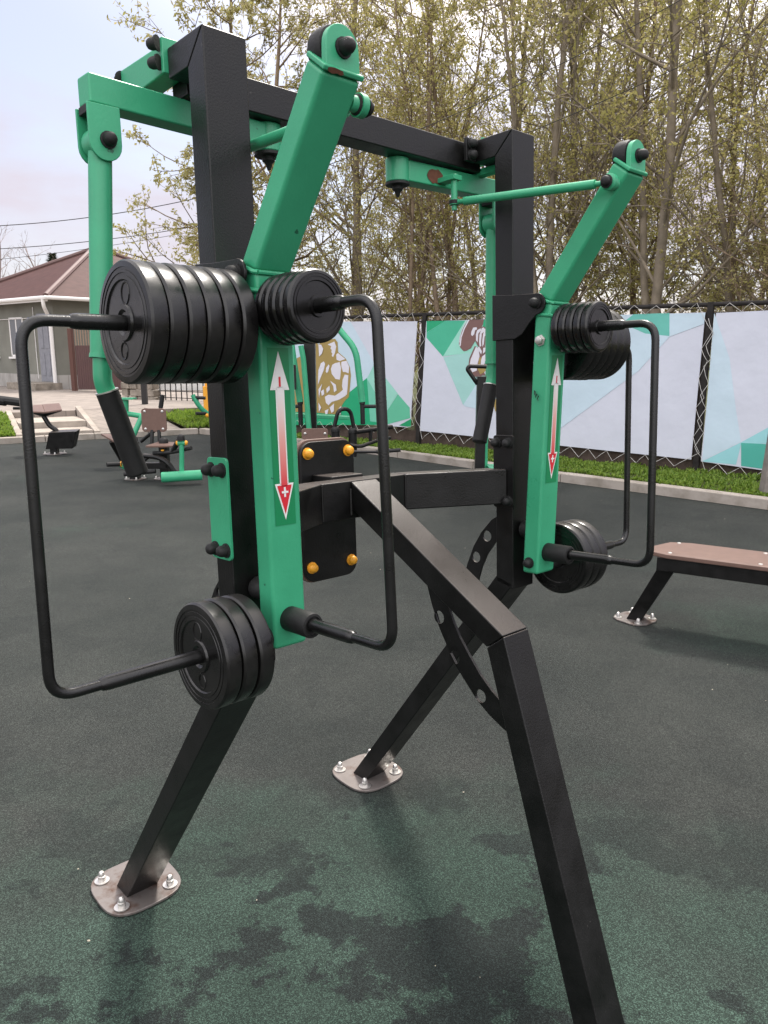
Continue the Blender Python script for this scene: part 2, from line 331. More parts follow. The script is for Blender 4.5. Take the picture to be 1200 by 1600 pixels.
def lawn(name, quad, dens, seed, hmin=.03, hmax=.10, sheetname='lawn'):
    # quad of 4 world corners (bilinear); soil sheet plus blades
    rnd = random.Random(seed); A, B_, D, E_ = [Vector(q) for q in quad]
    def P(u, v): return (A*(1-u)+B_*u)*(1-v) + (E_*(1-u)+D*u)*v
    b = MB(); n = 12; vs = [P(i/n, j/4)+Vector((0,0,rnd.uniform(-.01,.015))) for j in range(5) for i in range(n+1)]
    b.add(vs, [(j*(n+1)+i, j*(n+1)+i+1, (j+1)*(n+1)+i+1, (j+1)*(n+1)+i) for j in range(4) for i in range(n)])
    o = b.build(sheetname, SOIL); o['kind'] = 'structure'
    g = MB(); area = ((B_-A).cross(E_-A)).length
    for k in range(int(area*dens)):
        u, v = rnd.random(), rnd.random(); p = P(u, v); big = rnd.random()
        cl = .5+.5*math.sin(p.x*5.1+seed)*math.cos(p.y*4.3)
        if rnd.random() > .35+.65*cl: continue
        h = rnd.uniform(hmin, hmax)*(.6+.6*cl)
        for q in range(3 if big < .6 else 5):
            a = rnd.uniform(0, 6.28); ln = h*rnd.uniform(.6,1.1); lean = Vector((math.cos(a), math.sin(a), 0))*ln*rnd.uniform(.2,.9)
            wv = Vector((-math.sin(a), math.cos(a), 0))*(.004 if big < .45 else .011)
            top = p+lean+Vector((0,0,ln)); mid = p+lean*.45+Vector((0,0,ln*.62))
            g.add([p-wv*.5, p+wv*.5, mid+wv, top, mid-wv], [(0,1,2,3,4)])
    o = g.build('grass', GRASS); o['kind'] = 'stuff'; tag(o, 'short green grass and weeds growing beside the kerb', 'grass')
# fence line
FA, FB = Vector((.55,12.0,0)), Vector((3.9,9.3,0)); Fd = (FB-FA).normalized(); Fn = Vector((-Fd.y, Fd.x, 0)); SEG = (FB-FA).length
if Fn.y < 0: Fn = -Fn
def FP(s, off=0, z=0): return FA + Fd*s + Fn*off + Vector((0,0,z))
lawn('lawn_strip', [(3.69+.1,7.29+.12,.08), (-.56+.08,11.75+.1,.08), FP(-1.2,.35,.03), FP(4.6,.35,.03)], 1500, 3, .02, .07)
lawn('lawn_strip', [(7.2,3.5,.08), (3.79,7.41,.08), FP(4.6,.35,.03), FP(9.5,.35,.03)], 700, 5, .02, .07)
lawn('lawn_strip', [(-.48,11.85,.08), (-3.3,14.3,.08), FP(-4.6,.35,.03), FP(-1.2,.35,.03)], 700, 8, .02, .07)
lawn('lawn_strip', [K(3.22,.16,.09), K(4.6,.16,.09), K(4.8,1.6,.26), K(2.98,1.6,.28)], 2600, 11, .04, .13)
lawn('lawn_strip', [K(-5.5,.16,.09), K(.35,.16,.09), K(.35,2.1,.34), K(-6.3,2.1,.34)], 1500, 14, .03, .1)

# ------------------------------------------------------------------ fence with laced banners
DRK = mat('dark_fence_paint', (.022,.019,.018), .75, 0, .3, .4, 9, .3, 60)
WOOD = mat('weathered_board', (.075,.055,.045), .85, 0, .2, .4, 7, .5, 40)
def srgb(r, g, b):
    f = lambda c: (c/255/12.92) if c/255 <= .04045 else ((c/255+.055)/1.055)**2.4
    return (f(r), f(g), f(b))
PV = {}
def vin(*c):
    if c not in PV:
        k = [min(.8, x*1.0) for x in srgb(*c)]
        PV[c] = mat('printed_vinyl', k, .45, 0, .4, .04, 2, .5, 1.7, bdist=.04)
    return PV[c]
def onf(px, py, off):                     # point of the fence plane (set off towards the pad)
    d = ray(px, py); p0 = FP(0, -off); o = Vector((0,0,EYE)); t = (p0-o).dot(Fn)/d.dot(Fn); return o+d*t
fence = empty('fence', FP(0), 'long dark fence with round top rail, carrying the printed banners', 'fence')
for s, ds, tl in ((-SEG,0,0), (0,-.085,3.2), (SEG,-.15,.6), (2*SEG,-.1,0)):
    s += ds; b = MB(); b.box(-.035,.035,-.03,.03,-.2,2.06); o = b.build('post', DRK, fence, .004)
    o.location = FP(s+.02, .05)-FP(0); o.rotation_euler = (0, R(tl), math.atan2(Fd.y, Fd.x))
    b = MB(); b.box(-.05,.05,-.012,.012,-.1,1.95); o = b.build('board', WOOD, fence, .003)
    o.location = FP(s-.045, .095)-FP(0); o.rotation_euler = (0, R(tl+.8), math.atan2(Fd.y, Fd.x))
for z, r in ((2.03,.028),(1.93,.010)):
    b = MB(); b.tube([FP(-SEG-.1,.05,z)-FP(0), FP(3*SEG,.05,z)-FP(0)], r, 10); b.build('rail', DRK, fence)
b = MB()
q = [FP(-SEG,.08,.0), FP(3*SEG,.08,.0), FP(3*SEG,.11,.0), FP(-SEG,.11,.0)]
b.hexa([p-FP(0) for p in q] + [p-FP(0)+Vector((0,0,.27)) for p in q]); b.build('bottom_board', WOOD, fence)
LACE = mat('white_cord', (.62,.60,.57), .7)
LAV = (203,206,218); LB = (192,211,223)
GOLD = (160,138,82); BRN = (122,92,88); WH = (216,214,222)
def z1(l): return [(440+x/6, 520+y/6) for x, y in l]
def z3(l): return [(650+x*.1375, 480+y*.1375) for x, y in l]
def stroke(l, wd):                        # thin printed line as a polygon strip
    P = [Vector((x, y)) for x, y in l]; A = []; B_ = []
    for i, p in enumerate(P):
        d = (P[min(i+1,len(P)-1)]-P[max(i-1,0)]).normalized(); n = Vector((-d.y, d.x))*wd/2; A.append(p+n); B_.append(p-n)
    return [(v.x, v.y) for v in A+B_[::-1]]
def banner(quad, shapes, label):
    o = empty('banner', FP(0), label, 'banner', 'printed banners laced to the fence')
    base = FP(0); b = MB(); rnd = random.Random(len(shapes))
    A, B_, D, E_ = [onf(*p, .0)-base for p in quad]
    nx, nz = 24, 12
    vs = []
    for j in range(nz+1):
        for i in range(nx+1):
            u, v = i/nx, j/nz; p = (A*(1-u)+B_*u)*(1-v) + (E_*(1-u)+D*u)*v; vs.append(p)
    for off in (0, .006): b.add([p+Fn*off for p in vs], [(j*(nx+1)+i, j*(nx+1)+i+1, (j+1)*(nx+1)+i+1, (j+1)*(nx+1)+i) for j in range(nz) for i in range(nx)])
    mats = [vin(*LAV)]
    for k, (c, poly) in enumerate(shapes):
        m = vin(*c)
        if m not in mats: mats.append(m)
        b.cur = mats.index(m); b.add([onf(px, py, .0012+.0006*k)-base for px, py in poly], [tuple(range(len(poly)))])
    me = bpy.data.meshes.new('sheet'); me.from_pydata(b.v, [], b.f)
    for m in mats: me.materials.append(m)
    for p, i in zip(me.polygons, b.m): p.material_index = i
    s = bpy.data.objects.new('sheet', me); C.objects.link(s); s.parent = o
    # cord laced round the edges
    l = MB(); cr = .0028
    cord = []
    def lace(P, Q, outv, step=.22):
        n = max(2, int((Q-P).length/(step*rnd.uniform(1.0,1.25))))
        for i in range(n):
            p = P.lerp(Q, (i+.2)/n); q = P.lerp(Q, (i+rnd.uniform(.6,.9))/n)+outv*rnd.uniform(.8,1.15)
            cord.extend([p-Fn*.012, (p+q)/2-Fn*.05, q-Fn*.03])
    lace(A, B_, Vector((0,0,.11))); lace(B_, D, Fd*.10, .26); lace(D, E_, Vector((0,0,-.12))); lace(E_, A, -Fd*.08, .26)
    l.tube(cord, cr, 5)
    l.build('lacing', LACE, o)
    return o
sh1 = [(LB, [(385,503),(548,503),(585,568),(574,590),(546,612),(480,640),(385,660)]),
       ((33,160,112), [(574,590),(546,613),(480,640),(385,660),(385,664),(603,664)]),
       ((150,208,192), z1([(870,290),(1090,570),(985,740),(800,430)])),
       ((112,192,165), z1([(800,430),(985,740),(975,850),(830,830)])),
       ((98,186,152), z1([(1090,575),(1200,700),(1205,800),(975,862),(985,740)])),
       ((35,150,100), z1([(1215,805),(1212,885),(1100,868)])),
       (GOLD, z1([(345,110),(400,70),(500,55),(525,90),(530,180),(600,240),(640,320),(650,400),(640,520),(630,600),(590,640),(565,680),(555,770),(340,750),(100,740),(60,600),(90,400),(60,300),(140,240),(235,190),(250,80),(300,60)])),
       (WH, z1([(430,110),(495,82),(512,130),(498,195),(482,228),(470,215),(476,195),(466,180),(470,160),(458,150),(465,125)])),
       (WH, z1([(528,190),(598,246),(545,265),(515,252),(512,205)])),
       (WH, z1([(500,285),(545,275),(557,330),(552,400),(545,440),(505,432),(470,385),(462,340),(475,300)])),
       (WH, z1([(560,272),(608,262),(634,318),(628,380),(600,368),(575,366),(560,315)])),
       (WH, z1([(592,392),(626,398),(618,520),(612,582),(585,572),(566,500),(572,440)])),
       (WH, z1([(405,600),(440,580),(500,590),(545,560),(590,520),(610,560),(600,590),(540,626),(470,648),(440,680),(415,655)])),
       (WH, z1([(345,350),(368,285),(395,268),(408,290),(395,350),(370,410),(340,490)])),
       (WH, z1([(418,330),(440,295),(450,310),(438,360),(425,378),(414,365)])),
       (WH, z1([(455,450),(508,486),(516,540),(492,558),(484,500)])),
       (WH, z1([(418,525),(448,495),(452,535),(424,565)])), (WH, z1([(368,548),(395,530),(400,575),(378,592)])),
       (WH, z1([(346,530),(380,475),(372,510),(352,600),(375,625),(350,600)])),
       (WH, z1([(450,700),(492,662),(490,735),(468,752)])), (WH, z1([(525,722),(557,685),(552,765),(530,768)])),
       (WH, z1([(405,730),(440,715),(430,760),(410,762)])),
       (WH, z1([(345,110),(372,112),(390,150),(378,195),(352,222)])), (WH, z1([(345,655),(372,700),(350,745)]))]
banner([(374,503),(652,502),(641,668),(374,650)], sh1, 'green and lavender banner with a golden bodybuilder, left of the middle fence post')
fist = [(690,252),(722,232),(765,218),(815,240),(850,285),(870,360),(870,430),(805,500),(752,545),(735,470),(700,440),(672,380)]
sh2 = [((36,160,114), z3([(120,156),(330,154),(120,290)])),
       ((72,176,142), z3([(330,154),(560,151),(305,560),(120,348),(120,292)])),
       ((150,212,194), z3([(305,560),(560,151),(880,140),(880,480),(600,520)])),
       ((160,206,200), z3([(310,570),(602,515),(690,520),(880,480),(880,700),(690,870),(535,1110)])),
       ((189,211,221), z3([(690,870),(880,700),(960,900),(960,1100),(800,1170),(680,1150),(560,1128),(535,1110)])),
       (LB, [(862,683),(872,672),(997,580),(1046,526),(1100,506),(1102,489),(862,494)]),
       ((104,184,170), [(990,491),(1046,489),(1046,525),(1008,521),(972,505)]),
       ((46,165,120), z3([(770,141),(880,140),(880,330),(760,230)])),
       (BRN, z3([(612,142),(772,141),(760,200),(740,235),(700,300),(672,385),(625,465),(575,495),(540,500),(505,462),(488,420),(490,375),(520,275),(560,195)])),
       (WH, z3(stroke([(602,142),(548,240),(512,340),(500,440)], 14))), (WH, z3(stroke([(578,142),(528,240),(498,340),(492,400)], 6))),
       (WH, z3([(650,232),(688,226),(694,250),(672,262),(660,310),(640,328),(625,312),(630,275)])),
       (BRN, z3([(668,440),(730,470),(755,545),(870,430),(960,420),(960,800),(760,775),(690,800),(636,765),(594,680),(606,580)])),
       (WH, z3([(682,448),(712,470),(722,560),(700,640),(690,720),(640,740),(606,672),(622,590)])),
       (WH, z3([(752,560),(800,520),(880,440),(960,430),(960,560),(860,560),(760,660),(735,650),(740,600)])),
       (GOLD, z3([(716,580),(746,560),(730,650),(760,670),(880,575),(900,640),(770,740),(730,765),(700,700)])),
       (WH, z3([(775,735),(870,700),(960,700),(960,800),(800,800)])), (GOLD, z3([(930,1000),(990,1080),(990,1240),(900,1180),(880,1090)])),
       (BRN, z3(fist)),
       (WH, z3([(695,262),(735,240),(740,262),(708,300),(700,400),(682,375),(680,310)])), (WH, z3([(748,236),(772,230),(790,262),(748,300),(738,400),(742,440),(724,450),(716,390),(722,310)])),
       (WH, z3([(786,242),(822,262),(836,290),(780,330),(770,420),(755,450),(752,380),(764,300)])), (WH, z3([(832,305),(862,330),(866,372),(820,390),(800,440),(784,450),(790,380)])),
       (WH, z3([(700,452),(722,452),(748,500),(742,536),(716,500)])), (WH, z3([(764,462),(800,455),(860,392),(866,424),(800,492),(760,530)]))]
banner([(666,502),(1102,488),(1080,718),(656,673)], sh2, 'banner with a fist gripping a dumbbell, between the two fence posts right of the middle')
sh3 = [(LB, [(1116,489),(1140,560),(1150,640),(1158,690),(1097,720),(1102,660)]),
       ((150,205,210), [(1097,721),(1158,691),(1200,668),(1200,693),(1158,694),(1150,726)]),
       ((78,170,155), [(1158,692),(1200,694),(1290,690),(1290,746),(1158,728)]),
       (LB, [(1220,480),(1330,480),(1330,640),(1270,560)])]
banner([(1119,489),(1420,474),(1405,765),(1095,721)], sh3, 'mostly pale lavender banner at the right edge with one teal corner')

# ------------------------------------------------------------------ house and street side
GREYW = mat('grey_green_render', (.185,.185,.160), .9, 0, .2, .14, 1.2, .3, 60)
WBRK = paver_mat('white_painted_brick', (.50,.48,.45), (.42,.40,.37), (.22,.20,.18), .30, .10)
def roof_mat():
    m = mat('brown_metal_tiles', (.075,.036,.032), .65, 0, .15, .15, 4)
    t = m.node_tree; b = t.nodes['Principled BSDF']; tc = t.nodes.new('ShaderNodeTexCoord')
    wv = t.nodes.new('ShaderNodeTexWave'); wv.bands_direction = 'Z'; wv.inputs['Scale'].default_value = 1.55; wv.wave_profile = 'SAW'
    br = t.nodes.new('ShaderNodeBump'); br.inputs['Strength'].default_value = 1; br.inputs['Distance'].default_value = .06
    t.links.new(tc.outputs['Object'], wv.inputs['Vector']); t.links.new(wv.outputs['Fac'], br.inputs['Height']); t.links.new(br.outputs[0], b.inputs['Normal'])
    return m
ROOF = roof_mat(); WPL = mat('white_plastic', (.72,.70,.68), .45); DOORM = mat('blue_grey_door', (.20,.205,.23), .5, 0, .5, .15, 9)
GLS = mat('window_glass', (.10,.11,.12), .08, 0, .8); BRNM = mat('brown_sheet_metal', (.085,.040,.038), .5, 0, .5, .12, 2)
STONE = mat('rough_stone', (.24,.21,.175), .9, 0, .2, .45, 3.5, .9, 7, bdist=.04); IRON = mat('black_iron', (.015,.014,.014), .6)
H0 = Vector((-9.7,23.4,PZ)); Hl = Vector((-.776,.631,0)).normalized(); Hr = Vector((Hl.y, -Hl.x, 0))
house = empty('house', H0, 'low grey green house with brown tiled hip roof and white gutters', 'house')
house.rotation_euler = (0,0,math.atan2(Hr.y, Hr.x))      # local x = right facade, local y = left facade
LW, RW, EH = 7.2, 7.7, 2.72
b = MB(); b.box(0,RW,0,LW,.42,EH); b.build('wall', GREYW, house)
b = MB(); b.box(-.03,RW,-.03,LW,-.6,.42); b.build('plinth', WBRK, house)
ov = .38; rz = 1.95; e = EH-.08
rv = [(-ov,-ov,e),(RW+ov,-ov,e),(RW+ov,LW+ov,e),(-ov,LW+ov,e),(LW/2,LW/2,e+rz),(RW-LW/2,LW/2,e+rz)]
b = MB(); b.add(rv, [(0,1,5,4),(1,2,5),(2,3,4,5),(3,0,4),(3,2,1,0)]); rf = b.build('roof', ROOF, house, 0, 5)
b = MB()
for p, q in ((0,4),(1,5),(3,4),(2,5),(4,5)): b.tube([Vector(rv[p])+Vector((0,0,.03)), Vector(rv[q])+Vector((0,0,.03))], .085, 8)
b.build('ridge_cap', mat('ridge_metal', (.12,.068,.062), .6), rf)
b = MB(); b.tube([(-ov-.05,LW+ov,e-.02),(-ov-.05,-ov-.05,e-.02),(RW+ov,-ov-.05,e-.02)], .055, 8); b.box(-ov,-ov+.05,-ov,LW+ov,e-.12,e-.02); b.build('gutter', WPL, house)
b = MB(); b.tube(smooth_path([(-ov-.04,-ov+.1,e-.05),(-ov-.04,-ov+.1,e-.25),(-.12,-.02,e-.62),(-.12,-.02,.1),(-.3,-.02,.02)], .12), .055, 8); b.build('downpipe', WPL, house)
def hwin(y0, y1, z0, z1_):
    o = MB(); o.box(-.005,.16,y0,y1,z0,z1_)
    o = MB(); fr = .06
    for a in ((y0,y0+fr,z0,z1_),(y1-fr,y1,z0,z1_),(y0,y1,z0,z0+fr),(y0,y1,z1_-fr,z1_),((y0+y1)/2-.03,(y0+y1)/2+.03,z0,z1_)): o.box(-.012,.05,*a)
    wn = o.build('window', WPL, house)
    o = MB(); o.box(-.006,.03,y0+.02,y1-.02,z0+.02,z1_-.02); o.build('pane', GLS, wn)
    o = MB(); o.box(-.09,-.004,y0-.05,y1+.05,z0-.06,z0-.003); o.build('sill', WPL, wn)
hwin(1.85,2.75,.95,2.15); hwin(3.6,4.5,.95,2.15); hwin(5.4,6.3,.95,2.15)
b = MB(); b.box(-.045,.02,.14,.92,.22,2.22); d = b.build('door', DOORM, house, .004)
b = MB()
for y in (.28,.60):
    for z in (.4,1.2): b.box(-.06,-.04,y,y+.18,z,z+.65)
b.build('panel', DOORM, d, .004)
b = MB(); b.box(-.85,-.031,-.25,1.5,-.15,.20); b.build('doorstep', STONE, house)
b = MB(); b.tube([(-.03,1.12,EH-.3),(-.03,1.12,.3)], .012, 6); b.tube([(-.03,.95,EH-.62),(-.03,LW,EH-.62)], .012, 6); b.build('cable_conduit', WPL, house)
b = MB(); b.box(-.02,-.004,1.25,1.55,1.95,2.12); b.build('number_plate', mat('blue_enamel', (.05,.12,.35), .4), house)
# gate, stone wall, lattice fence
def lin(P, Q): return P, (Q-P).normalized(), (Q-P).length
gate = empty('yard_gate', at(117,608,22.6), 'brown sheet metal gate with a barred top beside the house', 'gate')
g0 = at(117,608,22.6); g0.z = PZ; gate.location = g0; g1 = at(212,607,22.0); g1.z = PZ; gate.rotation_euler = (0,0,math.atan2(g1.y-g0.y, g1.x-g0.x)); gl = (g1-g0).length
b = MB(); nrib = 26
for i in range(nrib):
    x0 = .12+(gl-.12)*i/nrib; x1 = .12+(gl-.12)*(i+1)/nrib; xm = (x0+x1)/2
    b.hexa([(x0,.0,.05),(xm,-.02,.05),(x1,0,.05),(xm,.03,.05),(x0,.0,1.28),(xm,-.02,1.28),(x1,0,1.28),(xm,.03,1.28)])
b.build('sheet_panel', BRNM, gate)
b = MB()
for i in range(22): x = .16+(gl-.2)*i/21; b.tube([(x,0,1.28),(x,0,1.82)], .012, 6)
b.box(.1,gl,-.02,.02,1.80,1.85); b.build('bar', mat('rusty_bar', (.30,.20,.14), .7), gate)
b = MB(); b.box(-.06,.06,-.06,.06,-.1,1.75); b.build('post', mat('rust_brown_post', (.09,.035,.025), .6), gate)
wl = empty('stone_wall', (0,0,0), 'low rough stone wall between the brown gate and the iron lattice', 'wall')
p0 = atz(196,640,PZ); p1 = atz(340,636,PZ-.05); p0 = at(196,634,19.0); p1 = at(345,640,17.6)
for q in (p0, p1): q.z = PZ
wl.location = p0; wl.rotation_euler = (0,0,math.atan2(p1.y-p0.y, p1.x-p0.x)); wL = (p1-p0).length
b = MB(); rnd = random.Random(4); x = 0
while x < .95:
    for row in range(3):
        x2 = x+rnd.uniform(.2,.3); b.box(x+rnd.uniform(0,.02), x2, -.12+rnd.uniform(-.03,.02), .12, -.1+row*.17, .06+row*.17+rnd.uniform(-.01,.01))
    x += .27
b.build('stone', STONE, wl, .02)
lf = empty('lattice_fence', p0, 'black iron lattice fence with hanging rings along the plaza', 'fence'); lf.rotation_euler = wl.rotation_euler
b = MB()
for i in range(15): x = 1.15+i*.165; b.box(x,x+.018,-.01,.01,.0,.95)
for z in (.05,.2,.45,.92): b.box(1.1,3.6,-.008,.012,z,z+.018)
b.build('lattice', IRON, lf)
b = MB()
for i in range(14):
    cx = 1.15+i*.165+.09
    b.tube([(cx-.075,0,.90)] + [(cx-.075*math.cos(a), 0, .90-.16*math.sin(a)) for a in [math.pi*k/8 for k in range(1,8)]] + [(cx+.075,0,.90)], .009, 5)
b.build('hanging_ring', IRON, lf)
b = MB(); b.box(1.0,4.2,-.1,.3,-.4,-.002); b.build('kerb_base', STEP, lf)
ww = empty('white_wall', at(235,612,23), 'whitewashed low wall seen through the iron lattice', 'wall')
b = MB(); b.box(.2,3.6,0,.2,-.9,1.0); b.build('render', mat('whitewash', (.66,.66,.64), .8, 0, .2, .18, 2), ww); b = MB(); b.box(.15,3.65,-.03,.23,1.0,1.06); b.build('coping', STEP, ww)
pp = empty('lamp_post', (0,0,0), 'square dark grey post standing on the plaza before the lattice', 'post')
q = at(227,637,16.9); q.z = PZ; pp.location = q
b = MB(); b.box(-.055,.055,-.055,.055,-.1,2.35); b.build('shaft', IRON, pp, .006); b = MB(); b.box(-.09,.09,-.09,.09,2.35,2.42); b.build('cap', IRON, pp)
yp = empty('yellow_post', (0,0,0), 'yellow painted pipe post on a thicker base near the lattice fence', 'post')
q = at(327,672,15.3); q.z = .2; yp.location = q
b = MB(); b.tube([(0,0,-.1),(0,0,.62)], .09, 12); b.build('base', YEL, yp, .01); b = MB(); b.tube([(0,0,.62),(0,0,1.9)], .05, 10); b.build('pipe', YEL, yp)
cp = empty('concrete_post', (0,0,0), 'grey concrete post standing in the grass at the right edge', 'post')
q = atz(1197,772,.08); cp.location = q
b = MB(); b.hexa([(-.06,-.06,-.1),(.06,-.06,-.1),(.06,.06,-.1),(-.06,.06,-.1),(.0,-.05,1.0),(.1,-.05,1.0),(.1,.05,1.0),(.0,.05,1.0)]); b.build('shaft', mat('post_concrete', (.22,.20,.18), .9, 0, .2, .25, 9, .4, 50), cp, .008)
b = MB(); b.box(-.01,.11,-.06,.06,1.0,1.03); b.build('cap', STEP, cp)
shd = empty('shed', (10.2,15.5,0), 'low shed with a flat brown roof just above the fence at right', 'shed')
b = MB(); b.box(-2,3,0,3,0,2.15); b.build('wall', WOOD, shd); b = MB(); b.box(-2.3,3.3,-.3,3.3,2.15,2.27); b.build('roof', mat('brown_roof', (.16,.11,.09), .8), shd)

# ------------------------------------------------------------------ trees
def make_tree(seed, H, r0=.12, nb=24, up=.5, stems=2, leaves=10, leaf=.031, lo=.12, spread=1.0, lvl2=7, lvl3=4):
    rnd = random.Random(seed); wood = MB(); lv = MB()
    def path(p, d, L, n, wob, bias):
        P = [p]; d = d.normalized()
        for i in range(n):
            d = (d + Vector((rnd.gauss(0,wob), rnd.gauss(0,wob), rnd.gauss(0,wob)+bias))).normalized(); p = p+d*(L/n); P.append(p)
        return P
    def side(d, ang):
        u = d.orthogonal().normalized(); v = d.cross(u); a = rnd.uniform(0, 6.283)
        return (d*math.cos(ang) + (u*math.cos(a)+v*math.sin(a))*math.sin(ang)).normalized()
    def leafs(P, n):
        for k in range(n):
            t = rnd.uniform(.15,1)*(len(P)-1); i = min(int(t), len(P)-2); c = P[i].lerp(P[i+1], t-i) + Vector((rnd.gauss(0,.035), rnd.gauss(0,.035), rnd.gauss(0,.03)))
            a = Vector((rnd.gauss(0,1), rnd.gauss(0,1), rnd.gauss(0,1))).normalized(); bb = a.orthogonal().normalized()*.55; s = leaf*rnd.uniform(.5,1.25)
            lv.add([c-a*s, c+bb*s, c+a*s, c-bb*s], [(0,1,2,3)])
    def pick(P, t):
        x = t*(len(P)-1); i = min(int(x), len(P)-2); return P[i].lerp(P[i+1], x-i), (P[i+1]-P[i]).normalized()
    def twig(p, d, L, r):
        P = path(p, d, L, 3, .18, .06); wood.tube(P, [r, r*.8, r*.65, r*.45], 3, False); leafs(P, leaves)
    def branch(p, d, L, r):
        P = path(p, d, L, 5, .13, .07*up*2); wood.tube(P, [r*(1-.8*i/5) for i in range(6)], 4, False)
        for k in range(max(2, int(lvl2*min(1.3, L/1.6)))):
            q, dd = pick(P, rnd.uniform(.2,1)); l = L*rnd.uniform(.25,.5)
            P2 = path(q, side(dd, R(rnd.uniform(25,60))), l, 4, .16, .05); rr = max(.0058, r*.42); wood.tube(P2, [rr*(1-.6*i/4) for i in range(5)], 3, False)
            for m in range(lvl3):
                q2, d2 = pick(P2, rnd.uniform(.25,1)); twig(q2, side(d2, R(rnd.uniform(20,60))), max(.18, l*rnd.uniform(.3,.55)), .0045)
            leafs(P2, leaves//2)
    def stem(p, d, L, r, n):
        P = path(p, d, L, 12, .045, .02); wood.tube(P, [max(.012, r*(1-.88*i/12)) for i in range(13)], 8)
        for k in range(n):
            t = lo+(1-lo)*((k+rnd.random())/n); q, dd = pick(P, t)
            branch(q, side(dd, R(rnd.uniform(28,58))*spread), L*rnd.uniform(.16,.32)*(1.15-.6*t), max(.012, r*.36*(1.1-t*.8)))
    for s in range(stems):
        d = Vector((rnd.gauss(0,.10), rnd.gauss(0,.10), 1)) if s else Vector((rnd.gauss(0,.03), rnd.gauss(0,.03), 1))
        stem(Vector((rnd.gauss(0,.1)*s, rnd.gauss(0,.1)*s, -.1)), d, H*(1-.13*s*rnd.random()), r0*(1-.2*s), nb)
    return wood, lv
def raw(mb, name, m):
    me = bpy.data.meshes.new(name); me.from_pydata(mb.v, [], mb.f); me.materials.append(m); me.shade_smooth(); return me
VAR = []
for i, kw in enumerate([dict(seed=1,H=11.5,r0=.085,nb=22,stems=2), dict(seed=2,H=10.5,r0=.075,nb=18,stems=3), dict(seed=3,H=12.5,r0=.10,nb=24,stems=2),
                        dict(seed=4,H=9.5,r0=.07,nb=18,stems=3,lo=.08), dict(seed=5,H=11,r0=.08,nb=22,stems=2,lo=.1)]):
    wd_, lf_ = make_tree(**kw); VAR.append((raw(wd_, 'trunk', BARK if i % 2 else BARK2), raw(lf_, 'crown', LEAF)))
def place_tree(name, var, loc, rz, sc, label, group='trees behind the banner fence'):
    o = empty(name, loc, label, 'tree', group); o.rotation_euler = (0,0,rz); o.scale = (sc,)*3
    for me, nm in zip(var, ('trunk','crown')):
        if me is None: continue
        c = bpy.data.objects.new(nm, me); C.objects.link(c); c.parent = o
    return o
rnd = random.Random(12)
tr = []
for row, (off, s0, s1, n) in enumerate(((1.7,-3.6,9,9),(4.6,-3.8,11,9),(8.5,-4.2,14,6))):
    for k in range(n):
        s = s0+(s1-s0)*(k+rnd.uniform(.2,.8))/n; tr.append((row, k, FP(s, off+rnd.uniform(-.7,.9))))
order = ['nearest', 'middle', 'farthest']; nth = ['leftmost','second from left','third from left','fourth from left','middle one','fourth from right','third from right','second from right','rightmost']
for row, k, p in tr:
    nm = nth[k] if row < 2 else ['leftmost','second from left','third from left','third from right','second from right','rightmost'][k]
    place_tree('deciduous_tree', VAR[rnd.randrange(5)], p, rnd.uniform(0,6.28), rnd.uniform(.85,1.12), 'slender tree with young leaves behind the fence, %s in the %s row' % (nm, order[row]))
wd_, lf_ = make_tree(seed=21, H=9.0, r0=.12, nb=32, stems=2, lo=.2, spread=1.35, up=.15, leaves=14, leaf=.046)
place_tree('deciduous_tree', (raw(wd_,'trunk',BARK), raw(lf_,'crown',LEAF)), (-2.45,16.2,.1), .6, 1.0, 'spreading tree with drooping leafy branches at the left end of the fence', None)
wd_, lf_ = make_tree(seed=31, H=6.0, r0=.12, nb=16, stems=3, leaves=0, lo=.15, lvl2=6, lvl3=3)
bare = raw(wd_, 'trunk', mat('grey_twigs', (.26,.21,.19), .9))
for x, y, s, t in ((-16.6,33,1.05,'bare grey tree behind the house roof, nearest the left edge'), (-14.6,35,.95,'bare grey tree just left of the roof slope'), (-19.5,37,1.15,'bare grey tree farthest left, mostly outside the picture')):
    place_tree('bare_tree', (bare, None), (x,y,PZ), x, s, t, 'bare trees behind the house')
pine = empty('pine_tree', (-17.2,42,PZ), 'small dark pine peeking over the house roof', 'tree')
b = MB(); b.tube([(0,0,-.1),(0,0,5.8)], [.15,.03], 8); b.build('trunk', BARK, pine)
b = MB(); rp2 = random.Random(5)
for k in range(1500):
    t = rp2.random(); z = 2.2+3.8*t; r_ = (1-t)*1.25*rp2.random()**.5; a = rp2.uniform(0,6.28); c = Vector((r_*math.cos(a), r_*math.sin(a), z)); d = Vector((math.cos(a), math.sin(a), .4)); u = d.cross(Vector((0,0,1)))*.09
    b.add([c-u, c+u, c+d*.28], [(0,1,2)])
b.build('crown', leaf_mat('pine_needles', [(.02,.04,.015),(.045,.075,.03)], 0), pine)
# overhead cables
def cable(P, Q, sag, r, label):
    b = MB(); P, Q = Vector(P), Vector(Q); b.tube([P.lerp(Q, k/20)-Vector((0,0,sag*4*(k/20)*(1-k/20))) for k in range(21)], r, 5)
    tag(b.build('overhead_cable', IRON), label, 'cable', 'overhead cables')
cable(at(-150,355,20), at(440,275,20), .35, .010, 'upper overhead cable crossing the sky left of the machine')
cable(at(-150,393,22), at(470,320,22), .3, .010, 'lower overhead cable crossing the sky left of the machine')
cable(at(-120,415,24), at(430,335,24), .2, .007, 'thin overhead cable between the two thicker ones at left')
cable(at(380,300,11), at(1250,-110,9), .25, .005, 'overhead cable climbing through the trees, upper one')
cable(at(470,330,11.4), at(1500,-120,9), .25, .005, 'overhead cable climbing through the trees, lower one')

